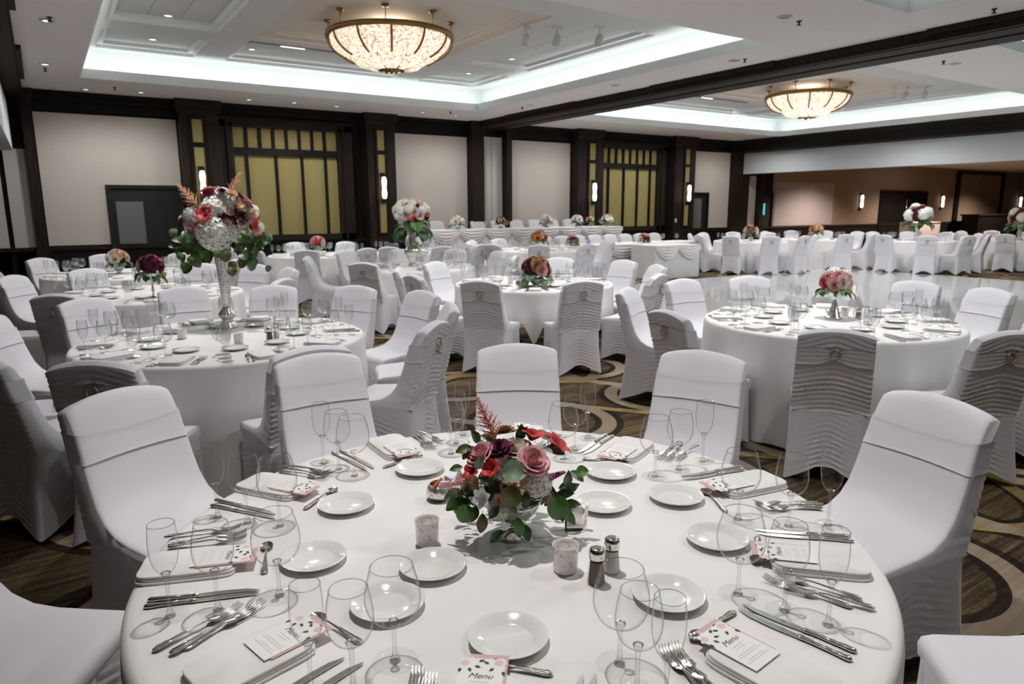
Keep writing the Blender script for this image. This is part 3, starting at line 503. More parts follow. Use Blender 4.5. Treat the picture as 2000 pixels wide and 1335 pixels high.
# ------------------------------------------------------------------ covered chairs
FRONT = [(.215, .40), (.225, .435), (.215, .458), (.185, .468), (.10, .474), (0, .482), (-.07, .497), (-.125, .53), (-.165, .58), (-.195, .65), (-.225, .74), (-.26, .84), (-.288, .91), (-.30, .932)]
TOP = [(-.312, .944), (-.335, .948), (-.357, .942)]
def rear_y(z): return -.262-.113*max(0, min(1, (z-.46)/.46))**1.0 if z > .46 else -.262
def lerp_front(z):
    for i in range(5, len(FRONT)-1):
        (y0, z0), (y1, z1) = FRONT[i], FRONT[i+1]
        if z0 <= z <= z1: return y0+(y1-y0)*(z-z0)/(z1-z0)
    return -.31
def half_w(z): return .214-.012*max(0, min(1, (z-.5)/.42))
def ruche(x, z):
    a = abs(x); q = z+.20*a
    s = math.sin(2*PI*q/.031+1.1*math.sin(9*z+2)+.8*math.sin(23*a+5*z)); g = .72+.28*math.sin(2*PI*q/.19+3*a)
    return .0062*s*max(0, g)*min(1, a/.02)-.004*math.exp(-(a/.007)**2)
def chair_cover():
    mb = MB()
    nz = 66; rear = [(None, .93-.50*i/(nz-1)) for i in range(nz)]
    prof = [(y, z, 0) for y, z in FRONT]+[(y, z, 0) for y, z in TOP]+[(rear_y(z), z, 1) for _, z in rear]+[(-.1, .40, 0)]
    n = len(prof); cy_, cz = -.16, .6
    us = [-1, -.985, -.94, -.87, -.78]+[-.7+.1*i for i in range(15)]+[.78, .87, .94, .985, 1]
    cols = []
    for u in us:
        e = max(0, (abs(u)-.85)/.15); sh = .009*(1-math.sqrt(max(0, 1-e*e)))
        c_ = []
        for i, (y, z, rr) in enumerate(prof):
            p0, p1 = prof[i-1], prof[(i+1) % n]; ty, tz = p1[0]-p0[0], p1[1]-p0[1]; l = math.hypot(ty, tz) or 1
            ny, nz_ = tz/l, -ty/l
            if i in (0, n-1): ny, nz_ = 0, 0
            x = u*half_w(z); y2, z2 = y-ny*sh, z-nz_*sh
            k = max(0, min(1, (z-.70)/.24)); z2 -= .036*u*u*k*k
            if rr:
                dd = ruche(x, z)*min(1, (.93-z)/.04)
                if z > .86: dd *= .8
                y2 -= dd
            # slight concavity across the front of the back
            if 7 <= i <= 14: y2 -= .012*(1-u*u)
            c_.append((x, y2, z2))
        cols.append(c_)
    vs = [p for c_ in cols for p in c_]; fs = []
    for a in range(len(us)-1):
        for i in range(n): fs.append((a*n+i, a*n+(i+1) % n, (a+1)*n+(i+1) % n, (a+1)*n+i))
    fs.append(tuple(range(n-1, -1, -1))); fs.append(tuple((len(us)-1)*n+i for i in range(n)))
    mb.smooth = True; mb.add(vs, fs); mb.smooth = False
    N = 25; L = 34
    def skirt(u, v):
        k = int(u*4) % 4; a = (u*4-int(u*4))*2-1
        ang = [(1, a), (-a, 1), (-1, -a), (a, -1)][k]; q = 12
        l = math.hypot(*ang); cx, cyy = ang[0]/l, ang[1]/l; r = (abs(cx)**q+abs(cyy)**q)**(-1/q)
        s = 1-abs(a); hem = .012+.088*min(1, s*1.25)**1.3
        z = .44+(hem-.44)*v
        f = (.44-z)/.44
        hx = .215+.022*f**1.6; yf = .220+.012*f**1.6; yr = -.264-.055*f**1.4
        px, py = hx*cx*r, (yf if cyy > 0 else -yr)*cyy*r
        pull = .040*min(1, s*1.1)*f**1.3
        d = abs(a)*.22; w_ = .0050*math.sin(2*PI*(z+.42*d)/.033+.8*math.sin(14*z+k))*math.exp(-(d/.12)**2)*min(1, d/.012)*min(1, f*4)-.003*math.exp(-(d/.006)**2)
        nx, ny = [(1, 0), (0, 1), (-1, 0), (0, -1)][k]
        return (px+nx*(w_-pull), py+ny*(w_-pull), z)
    mb.grid(skirt, 4*26, L, cu=True)
    return mb.mesh('stretch_cover', M['cover'], 50)
def chair_sash():
    mb = MB(); N = 104; L = 12
    def fn(u, v):
        k = int(u*4) % 4; a = (u*4-int(u*4))*2-1
        ang = [(1, a), (-a, 1), (-1, -a), (a, -1)][k]; l = math.hypot(*ang); cx, cyy = ang[0]/l, ang[1]/l; q = 9; r = (abs(cx)**q+abs(cyy)**q)**(-1/q)
        x0 = cx*r; rear = cyy < -.2
        zl, zh = .725, .832; z = zl+(zh-zl)*v
        if k == 1: z -= .016*(1-x0*x0)*v-.006*(1-x0*x0)*(1-v)
        if k == 3: z = .785+(z-.785)*(1-.50*math.exp(-(x0*.21/.05)**2))+.012*(1-abs(x0))
        yf, yr = lerp_front(min(.92, z))+.006-.012*(1-x0*x0)*(k == 1), rear_y(z)-.009
        ym, hy = (yf+yr)/2, (yf-yr)/2; e = .002*(abs(2*v-1)**6)
        px, py = (half_w(z)+.0015+e)*x0, ym+(hy+e)*max(-1, min(1, cyy*r))
        if k == 3: py -= .004*math.sin(2*PI*v*4+1.5*x0*x0)*(.4+.6*math.exp(-(x0/.5)**2))+.004*math.exp(-(x0/.25)**2)
        return (px, py, z)
    mb.grid(fn, N, L, cu=True); return mb.mesh('sash', M['sash'])
def chair_brooch():
    mb = MB(); R, r = .026, .0055
    mb.grid(lambda u, v: ((R+r*math.cos(2*PI*v))*math.cos(2*PI*u), r*math.sin(2*PI*v), (R+r*math.cos(2*PI*v))*math.sin(2*PI*u)), 24, 8, True, True)
    for i in range(12):
        a = 2*PI*i/12; x, z = R*math.cos(a), R*math.sin(a); mb.add([(x-.004, -.004, z), (x+.004, -.004, z), (x, -.004, z+.004), (x, -.004, z-.004), (x, -.010, z)], [(0, 2, 4), (2, 1, 4), (1, 3, 4), (3, 0, 4)])
    return mb.mesh('brooch', M['brooch'])
chair0 = thing('banquet_chair', 'x', 'chair')
link('stretch_cover', chair_cover(), chair0); link('sash', chair_sash(), chair0); link('brooch', chair_brooch(), chair0, (0, -.370, .800), (-.20, 0, 0))
TN = {'front': 'nearest table', 'fern': 'fluted-vase table', 'ring': 'pink-bouquet table', 'low': 'middle table with draped cloth corner', 'slim': 'slender-stand bouquet table',
      'corner': 'corner table by the beige wall', 'wall': 'table before the first olive window', 'urn': 'tall urn bouquet table', 'mid': 'round table before the head tables', 'side': 'round table beside the head tables',
      'east': 'table beyond the draped buffet', 'east2': 'orange-posy table', 'far': 'tall-bouquet table past the dance floor', 'far2': 'last table before the bar'}
used = [False]
def put_chair(x, y, rz, label, group, z=0):
    o = chair0 if not used[0] else dup(chair0); used[0] = True
    o.location = (x, y, z); o.rotation_euler = (0, 0, rz); o['label'] = label; o['group'] = group
random.seed(11); taken = []
for k, lst in DATA['C'].items():
    cx, cyy = DATA['T'][k]; v = []
    for (x, y) in lst:
        dx, dy = cx-x, cyy-y; l = math.hypot(dx, dy); dx, dy = dx/l, dy/l
        if l < 1.535: x, y = cx-dx*1.535, cyy-dy*1.535
        ox, oy = x+dx*.335, y+dy*.335
        if any(math.hypot(ox-a, oy-b) < (.455 if q == k else .66) for a, b, q in taken) or any(math.hypot(ox-a, oy-b) < 1.3 for q, (a, b) in DATA['T'].items() if q != k) or (k in ('mid', 'side') and (oy > 11.8 and ox > 9.15 or oy > 13.7)): continue
        taken.append((ox, oy, k))
        v.append((x+dx*.335, y+dy*.335, math.atan2(dy, dx)-PI/2+random.uniform(-.06, .06)))
    v.sort(key=lambda p: -math.atan2(p[1]-cyy, p[0]-cx))             # clockwise seen from above
    near = min(range(len(v)), key=lambda i: math.hypot(v[i][0], v[i][1])); v = v[near:]+v[:near]
    for i, (x, y, rz) in enumerate(v):
        lab = 'white covered chair at the %s, ' % TN[k]+('closest to the camera' if i == 0 else '%s clockwise from closest' % ORD[i])
        put_chair(x, y, rz, lab, 'chairs round the '+TN[k])
for i in range(9): put_chair(8.2+.6*i, 15.42, PI, 'white covered chair behind the raised head table, %s from its beige-panel end' % ORD[i], 'chairs behind the raised head table', .37)
for i in range(8): put_chair(10.15+.53*i, 13.50, PI, 'white covered chair behind the lower head table, %s from its tall-urn end' % ORD[i], 'chairs behind the lower head table')
# ------------------------------------------------------------------ tables under cloths
ZT = .765
def round_cloth(seed, R=.915, hem=lambda th: .006, nf=22, amp=.020, flare=.028, N=220, L=24):
    rnd = random.Random(seed); ph = rnd.uniform(0, 6); p2 = rnd.uniform(0, 6); mb = MB(); vs = [(0, 0, ZT)]; fs = []
    rings = [(R*.3, 0), (R*.6, 0), (R*.85, 0), (R-.03, 0), (R-.012, .002), (R-.003, .007), (R+.004, .018)]
    for r, d in rings: vs += [(r*math.cos(2*PI*i/N), r*math.sin(2*PI*i/N), ZT-d) for i in range(N)]
    for l in range(1, L+1):
        s = l/L
        for i in range(N):
            th = 2*PI*i/N; z = (ZT-.018)+(hem(th)-(ZT-.018))*s; dp = (ZT-z)/ZT
            w_ = math.sin(nf*th+ph+1.3*math.sin(3*th+p2)+.7*math.sin(7*th)); w_ = w_*.6+.4*w_*abs(w_)
            r = R+.006+flare*dp+amp*w_*min(1, dp*1.6)**1.2*(.65+.35*math.sin(5*th+p2)); vs.append((r*math.cos(th), r*math.sin(th), z))
    fs += [(0, 1+i, 1+(i+1) % N) for i in range(N)]
    for j in range(len(rings)+L-1):
        for i in range(N): a = 1+j*N; fs.append((a+i, a+N+i, a+N+(i+1) % N, a+(i+1) % N))
    mb.smooth = True; mb.add(vs, fs); return mb.mesh('tablecloth', M['cloth'])
CL = [round_cloth(i) for i in range(3)]
ca = math.atan2(-6.6, -4.7)
def square_hem(th, a=1.16): 
    d = abs((th-ca+PI/4) % (PI/2)-PI/4); return .43-.24*max(0, 1-d/.12)
CLQ = round_cloth(7, hem=square_hem, nf=30, amp=.018, flare=.01)
for i, (k, (x, y)) in enumerate(DATA['T'].items()):
    me = CLQ if k == 'low' else CL[i % 3]
    lab = 'square white tablecloth hanging in points over the middle round table' if k == 'low' else 'white floor-length tablecloth on the round %s' % TN[k]
    tag(link('tablecloth', me, None, (x, y, 0), (0, 0, 0 if k == 'low' else i*.7)), lab, 'tablecloth')
x, y = DATA['T']['low']
t_ = thing('round_table', 'folding round table under the draped middle tablecloth', 'table', (x, y, 0))
m = MB(); m.lathe([(.90, .735), (.905, .75), (.90, .762)], 64); obj('tabletop', m, M['wood2'], t_)
for i in range(4):
    a = ca+PI/4+i*PI/2; m = MB(); m.tube([(.5*math.cos(a), .5*math.sin(a), .735), (.55*math.cos(a), .55*math.sin(a), 0)], .014, 8); obj('leg', m, M['white_metal'], t_)
def skirted(label, x0, x1, yf, yb, zt, z0=0, nsw=4):
    cx = (x0+x1)/2; t_ = thing('skirted_table', label, 'table', (cx, yf, z0)); W = x1-x0; hz = zt-z0
    m = MB(); m.box(-W/2, W/2, 0, yb-yf, hz-.02, hz); obj('tabletop', m, M['cloth'], t_)
    m = MB(); D_ = yb-yf
    def fn(u, v):
        s = u*(W+2*D_); pl = .018*math.sin(s*2*PI/.11)*(.3+.7*v)
        z = hz-.01-(hz-.015)*v
        if s < D_: return (-W/2-.01-pl-.03*v, D_-s, z)
        if s < D_+W: return (-W/2+s-D_, -.01-pl-.03*v, z)
        return (W/2+.01+pl+.03*v, s-D_-W, z)
    m.grid(fn, int((W+2*D_)/.018), 8); obj('skirt', m, M['skirt'], t_)
    def swag(ax, ay, dx, dy, w_):
        m = MB(); nx, ny = dy, -dx
        def fn(u, v):
            q = 1-(2*u-1)**2; z = hz-.005-(.10+.30*hz*q)*v*(1 if v < 1 else 1)-.0*q
            b = .035+.03*q*math.sin(PI*v)+.014*math.sin(v*PI*9)*(.25+q)
            return (ax+dx*w_*u+nx*b, ay+dy*w_*u+ny*b, z)
        m.grid(fn, 20, 28); obj('swag', m, M['satin'], t_)
    w_ = W/nsw
    for i in range(nsw): swag(-W/2+i*w_, -.02, 1, 0, w_)
    swag(W/2+.02, 0, 0, 1, D_)
    return t_
st = thing('stage_riser', 'low stage riser under the raised head table', 'riser', (10.5, 15, 0))
obj('deck', bx(-3.6, 3.1, -.95, .85, .33, .37), M['carpet'], st); obj('fascia', bx(-3.6, 3.1, -.93, -.90, 0, .33), M['dark'], st)
skirted('long raised head table with satin swags nearest the back wall', 7.3, 13.1, 14.3, 15.05, 1.13, .37, 8)
skirted('lower head table with pink satin swags before the raised one', 9.75, 14.1, 12.40, 13.10, .77, 0, 4)
skirted('small draped buffet table beside the dance floor', 11.5, 12.95, 11.42, 12.17, .765, 0, 2)
# ------------------------------------------------------------------ tableware
def flute_prof(): return [(.006, .095), (.012, .102), (.021, .115), (.027, .135), (.0295, .160), (.029, .185), (.0265, .212)]
def wine_prof(): return [(.005, .090), (.018, .094), (.032, .106), (.040, .124), (.0425, .145), (.040, .170), (.036, .192), (.034, .200)]
def ball_prof(): return [(.005, .080), (.020, .083), (.038, .094), (.049, .112), (.053, .132), (.051, .155), (.045, .180), (.040, .198)]
def smooth_prof(p, k=4):
    out = []
    for i in range(len(p)-1):
        p0, p1, p2, p3 = p[max(0, i-1)], p[i], p[i+1], p[min(len(p)-1, i+2)]
        for j in range(k):
            t_ = j/k; out.append(tuple(.5*((2*p1[a])+(-p0[a]+p2[a])*t_+(2*p0[a]-5*p1[a]+4*p2[a]-p3[a])*t_*t_+(-p0[a]+3*p1[a]-3*p2[a]+p3[a])*t_**3) for a in (0, 1)))
    return out+[p[-1]]
def glass_meshes(prof, foot):
    p = smooth_prof(prof, 5); zb = prof[0][1]
    b = MB(); b.lathe([(.0003, zb-.002)]+p, 48, caps=False); r, z = p[-1]
    b.mi = 1; b.lathe([(r-.0006, z-.0005), (r+.0007, z), (r, z+.0011), (r-.0006, z-.0005)], 48, caps=False)
    bowl = b.mesh('bowl', [M['glass'], M['rim']])
    s = MB(); s.lathe([(.011, .003), (.0065, .009), (.0042, .02), (.0036, .05), (.0042, zb-.015), (.0062, zb-.004), (.010, zb+.006), (.004, zb+.004), (.0003, zb+.002)], 16); stem = s.mesh('stem', M['stem'])
    f = MB(); f.lathe([(.0003, .0042), (.012, .0036), (foot*.6, .0022), (foot-.001, .0016), (foot, .0010), (foot-.001, .0004), (.0003, .0004)], 40, caps=False); ft = f.mesh('foot', M['foot'])
    g = MB(); g.lathe([(.0003, .0045), (.012, .0036), (foot, .0012)], 14, caps=False); g.lathe([(.004, .004), (.0036, zb)], 6, caps=False); g.lathe([(.003, zb)]+p[2::5]+[p[-1]], 14, caps=False)
    return bowl, stem, ft, g.mesh('glass_far', M['glass_far'])
GL = {'champagne_flute': ('champagne flute', glass_meshes(flute_prof(), .035)), 'wine_glass': ('white wine glass', glass_meshes(wine_prof(), .038)), 'balloon_glass': ('red wine balloon glass', glass_meshes(ball_prof(), .043))}
CATG = {'champagne_flute': 'champagne flute', 'wine_glass': 'wine glass', 'balloon_glass': 'wine glass'}
def glass_near(kind, x, y, z, label, group):
    _, (b, s, f, g) = GL[kind]; t_ = thing(kind, label, CATG[kind], (x, y, z), random.uniform(0, 6), group)
    link('bowl', b, t_); link('stem', s, t_); link('foot', f, t_)
def glass_far(kind, x, y, z, label, group): tag(link(kind, GL[kind][1][3], None, (x, y, z), (0, 0, random.uniform(0, 6))), label, CATG[kind], group)
m = MB(); m.lathe([(.0003, .0040), (.046, .0040), (.052, .0062), (.055, .0085), (.076, .0150), (.0805, .0170), (.0815, .0165), (.079, .0140), (.058, .0060), (.045, .0008), (.0003, .0008)], 56, caps=False); plate_me = m.mesh('plate', M['china'])
m = MB(); m.lathe([(.0003, .004), (.046, .004), (.055, .0085), (.0805, .017), (.058, .006), (.045, .001)], 20, caps=False); plate_far = m.mesh('plate', M['china'])
def knife_parts():
    b = MB(); n = 14; L = .135; up = []; lo = []
    for i in range(n+1):
        t_ = i/n; x = .105+L*t_; up.append((x, .0058+.0032*math.sin(PI*min(1, t_*1.15))-(.0085*max(0, t_-.80)/.2 if t_ > .8 else 0))); lo.append((x, -.0062))
    lo = lo[:-1]+[(.105+L*.985, -.0045)]; b.ext(lo+up[::-1], .0022, .0036)
    bl = b.mesh('blade', M['steel'])
    h = MB(); pts = [(x, 0, .004) for x in (0, .004, .012, .03, .06, .09, .100, .104, .108)]; rs = [.002, .0068, .0082, .0066, .0056, .0058, .0072, .0072, .004]
    h.tube(pts, rs, 10)
    for k in (-1, 1): h.tube([(.012, k*.0045, .0085), (.05, k*.003, .0082), (.1, k*.0035, .0085)], .0012, 5)
    hm = h.mesh('handle', M['silver']); v = hm.vertices
    for q in v: q.co.z = .004+(q.co.z-.004)*.62
    return hm, bl
KN = knife_parts()
def strip(mb, pts, th=.0022):        # (x, half width, z) spine with thickness
    vs = []; fs = []
    for x, hw, z in pts: vs += [(x, -hw, z), (x, -hw*.3, z+th*.55), (x, hw*.3, z+th*.55), (x, hw, z), (x, hw*.3, z-th*.45), (x, -hw*.3, z-th*.45)]
    for i in range(len(pts)-1):
        for k in range(6): fs.append((i*6+k, i*6+(k+1) % 6, i*6+6+(k+1) % 6, i*6+6+k))
    fs += [tuple(range(5, -1, -1)), tuple((len(pts)-1)*6+k for k in range(6))]
    s = mb.smooth; mb.smooth = True; mb.add(vs, fs); mb.smooth = s
HD = [(0, .003, .0035), (.004, .0075, .0035), (.014, .0088, .0035), (.035, .0068, .005), (.07, .0040, .0075), (.095, .0030, .0095), (.112, .0030, .0095), (.118, .0050, .009)]
m = MB(); strip(m, HD, .0034)
for k in (-1, 1): m.tube([(.008, k*.006, .0052), (.035, k*.0045, .0066), (.07, k*.0025, .0092)], .0009, 5)
handle_me = m.mesh('handle', M['silver'])
m = MB(); strip(m, [(.116, .0045, .0092), (.122, .0105, .008), (.132, .0125, .0058), (.142, .0125, .0045)], .0024); 
for k in (-1.5, -.5, .5, 1.5):
    yy = k*.0066
    q = MB(); strip(q, [(.141, .0022, .0045), (.155, .0019, .0040), (.170, .0017, .0055), (.185, .0014, .0100), (.192, .0006, .0128)], .002); m.add([(a, b+yy, c_) for a, b, c_ in q.v], q.f)
tines_me = m.mesh('tines', M['silver'], 60)
m = MB(); m.grid(lambda u, v: (.118+.042*u, .0155*(math.sin(PI*min(.985, .08+u*.9))**.6)*(2*v-1), .0085-.0060*math.sin(PI*(.1+.85*u))*(1-(2*v-1)**2)), 12, 9)
m.grid(lambda u, v: (.118+.042*u, .0155*(math.sin(PI*min(.985, .08+u*.9))**.6)*(1-2*v), .0070-.0060*math.sin(PI*(.1+.85*u))*(1-(2*v-1)**2)), 12, 9)
spoon_me = m.mesh('bowl', M['silver'])
def cutlery(name, label, cat, tip, back, L, parts, group, z=ZT+.001, flip=False):
    d = Vector((tip[0]-back[0], tip[1]-back[1])).normalized(); t_ = thing(name, label, cat, (tip[0]-d.x*L, tip[1]-d.y*L, z), math.atan2(d.y, d.x), group)
    for n, me in parts: link(n, me, t_)
    return t_
# folded napkin: two stacked folds with soft rounded edges
def napkin_mesh():
    m = MB()
    for z0, h, sx, sy, ox in ((0, .007, .112, .070, 0), (.0068, .0075, .110, .067, -.002), (.0138, .006, .108, .066, .001)):
        def fn(u, v, z0=z0, h=h, sx=sx, sy=sy, ox=ox):
            a = 2*PI*u; q = 7; cx, cyy = math.cos(a), math.sin(a); r = (abs(cx)**q+abs(cyy)**q)**(-1/q)
            b = PI*(v-.5); rr = 1-.05*(1-math.cos(b)**.6 if math.cos(b) > 0 else 1); wav = .0012*math.sin(5*a+sx*90)
            k = 1.0
            if v > .98: k = 0.0001
            return (ox+sx*cx*r*rr*k, sy*cyy*r*rr*k, z0+h*(.5+.5*math.sin(b))+wav*(1-abs(2*v-1)))
        m.grid(fn, 56, 10, cu=True)
    return m.mesh('napkin', M['napkin'])
NAP = napkin_mesh(); NAPH = .021
def menu_print():
    m = MB(); z = .0023; rnd = random.Random(3)
    def leafp(x, y, a, L, W): 
        c_, s = math.cos(a), math.sin(a); pl = [(0, 0), (L*.3, W), (L*.7, W*.7), (L, 0), (L*.7, -W*.7), (L*.3, -W)]
        m.add([(x+p*c_-q*s, y+p*s+q*c_, z) for p, q in pl], [tuple(range(6))])
    def blob(x, y, r, k=0):
        n = 12; m.add([(x+r*(1+.22*math.sin(3*i+k))*math.cos(2*PI*i/n), y+r*(1+.22*math.sin(3*i+k))*math.sin(2*PI*i/n), z-.0003) for i in range(n)], [tuple(range(n))])
    m.mi = 1
    for x, y, r in ((-.030, .052, .016), (-.022, .062, .012), (.028, .058, .017), (.018, .064, .010), (.034, .046, .010)): blob(x, y, r, r*900)
    m.mi = 2
    for x, y, r in ((-.033, .055, .008), (.030, .060, .009)): 
        n = 10; m.add([(x+r*math.cos(2*PI*i/n), y+r*math.sin(2*PI*i/n), z) for i in range(n)], [tuple(range(n))])
    m.mi = 0; z = .0025
    for x, y, a in ((-.014, .048, -.4), (-.040, .040, -1.6), (-.008, .060, .5), (.012, .055, 2.6), (.040, .036, -1.4), (.022, .044, -2.2), (-.024, .042, -1.2)): leafp(x, y, a, .013, .0036)
    m.mi = 3
    for i, (w_, y) in enumerate(((.018, .004), (.014, -.003), (.030, -.018), (.036, -.024), (.024, -.036), (.034, -.042))): m.box(-w_, w_, y-.0006, y+.0006, .002, .0024)
    return m.mesh('print', [M['printgreen'], M['printpink2'], M['printpink'], M['greyink']])
MENUP = menu_print()
tc = bpy.data.curves.new('menu_text', 'FONT'); tc.body = 'Menu'; tc.size = .020; tc.align_x = 'CENTER'; tc.shear = .35; tc.extrude = .0001
to = bpy.data.objects.new('menu_text', tc); COL.objects.link(to); bpy.context.view_layer.update()
TXT = bpy.data.meshes.new_from_object(to.evaluated_get(bpy.context.evaluated_depsgraph_get())); bpy.data.objects.remove(to); TXT.materials.clear(); TXT.materials.append(M['ink'])
m = MB(); m.box(-.042, .042, -.062, .070, .0010, .0021); CARD = m.mesh('card', M['card'])
m = MB(); m.box(-.026, .047, -.050, .084, 0, .0010); ROSE = m.mesh('backing_card', M['rosecard'])
def menu_card(x, y, z, rz, label, group=None):
    t_ = thing('menu_card', label, 'menu card', (x, y, z), rz, group)
    link('backing_card', ROSE, t_); link('card', CARD, t_); link('print', MENUP, t_); link('lettering', TXT, t_, (0, .014, .0023))
# nearest table: ten settings, measured one by one
SET = ['I', 'H', 'G', 'P', 'O', 'N', 'M', 'L', 'K', 'J']
def sname(s):
    i = SET.index(s); return 'the front place setting, nearest table' if i == 0 else 'the %s place setting clockwise from the front, nearest table' % ORD[i]
ctr = Vector(DATA['T']['front'])
for s in SET:
    nm = sname(s)
    for kd, (x, y) in zip(('champagne_flute', 'wine_glass', 'balloon_glass'), DATA['gl'][s]): glass_near(kd, x, y, ZT+.0005, '%s at %s' % (GL[kd][0], nm), 'glasses on the nearest table')
    for i, e in enumerate(DATA['kn'].get(s, [])): cutlery('dinner_knife', '%s silver knife at %s' % (('inner', 'outer')[i], nm), 'knife', e[2:], e[:2], .245, (('handle', KN[0]), ('blade', KN[1])), 'knives on the nearest table')
    for i, e in enumerate(DATA['fk'].get(s, [])): cutlery('fork', '%s silver fork at %s' % (('outer', 'middle', 'inner')[i], nm), 'fork', e[2:], e[:2], .196, (('handle', handle_me), ('tines', tines_me)), 'forks on the nearest table', ZT+.001+.0018*i)
    if s in DATA['sp']: e = DATA['sp'][s]; cutlery('teaspoon', 'silver teaspoon at %s' % nm, 'spoon', e[2:], e[:2], .16, (('handle', handle_me), ('bowl', spoon_me)), 'spoons on the nearest table')
    q = DATA['nap'][s]; c_ = Vector((sum(p[0] for p in q)/4, sum(p[1] for p in q)/4)); d = (c_-ctr); a = math.atan2(d.y, d.x)
    dist = d.length; dist = min(.80, max(.70, dist)); c_ = ctr+Vector((math.cos(a), math.sin(a)))*dist
    tag(link('napkin', NAP, None, (c_.x, c_.y, ZT+.0005), (0, 0, a)), 'folded white napkin at %s' % nm, 'napkin', 'napkins on the nearest table')
    inn = c_-Vector((math.cos(a), math.sin(a)))*.070
    menu_card(inn.x, inn.y, ZT+NAPH+.0012, a+PI/2, 'menu card with pink flowers at %s' % nm, 'menu cards on the nearest table')
for s, x, y in DATA['pl']:
    lab = {'x1': 'white bread plate between the votive holder and the setting plates', 'x2': 'white bread plate behind the small mirrored sign stand'}.get(s) or 'white bread plate at '+sname(s)
    tag(link('bread_plate', plate_me, None, (x, y, ZT+.0005)), lab, 'plate', 'bread plates on the nearest table')
# other tables: settings round each cloth
def far_table(k, n=10, rot=0.0, items='full'):
    cx, cyy = DATA['T'][k]; tn_ = TN[k]
    for i in range(n):
        a = rot+2*PI*i/n+random.uniform(-.04, .04); ca_, sa = math.cos(a), math.sin(a)
        def P_(r, off=0.0, a=a): return (cx+r*math.cos(a+off), cyy+r*math.sin(a+off))
        near_a = math.atan2(-cyy, -cx); idx = round(((near_a-a) % (2*PI))/(2*PI/n)) % n; sfx = ', %s setting clockwise' % ORD[idx] 
        for kd, r in (('champagne_flute', .83), ('wine_glass', .72), ('balloon_glass', .60)):
            if items == 'few' and kd == 'champagne_flute' and i % 2: continue
            x, y = P_(r, random.uniform(-.03, .03)); glass_far(kd, x, y, ZT+.0005, '%s on the %s' % (GL[kd][0], tn_)+sfx, '%s set on the %s' % (GL[kd][0], tn_))
        x, y = P_(.47, .12); tag(link('bread_plate', plate_far, None, (x, y, ZT+.0005)), 'white bread plate on the %s' % tn_+sfx, 'plate', 'bread plates on the '+tn_)
        x, y = P_(.76, .27); tag(link('napkin', NAP, None, (x, y, ZT+.0005), (0, 0, a+.27)), 'folded white napkin on the %s' % tn_+sfx, 'napkin', 'napkins on the '+tn_)
        if items == 'full':
            for j, off in enumerate((.14, .17)): b = P_(.89, off); t_ = P_(.65, off*1.25); cutlery('dinner_knife', '%s silver knife on the %s' % (('inner', 'outer')[j], tn_)+sfx, 'knife', t_, b, .245, (('handle', KN[0]), ('blade', KN[1])), 'knives on the '+tn_)
            for j, off in enumerate((.40, .43)): b = P_(.86, off); t_ = P_(.66, off*1.05); cutlery('fork', '%s silver fork on the %s' % (('inner', 'outer')[j], tn_)+sfx, 'fork', t_, b, .196, (('handle', handle_me), ('tines', tines_me)), 'forks on the '+tn_)
far_table('fern', 10, .12); far_table('ring', 10, .3); far_table('low', 10, .1)
for k in ('slim', 'urn', 'corner', 'wall'): far_table(k, 9, .2, 'few')
for k in ('mid', 'side', 'east', 'east2', 'far', 'far2'): far_table(k, 6, .4, 'few')
for i in range(9):
    glass_far('wine_glass', 8.3+.6*i, 14.5, 1.1305, 'wine glass on the raised head table', 'glasses on the raised head table'); glass_far('balloon_glass', 10.1+.5*min(i, 7), 12.75, .7705, 'red wine balloon glass on the lower head table', 'glasses on the lower head table') if i < 8 else None
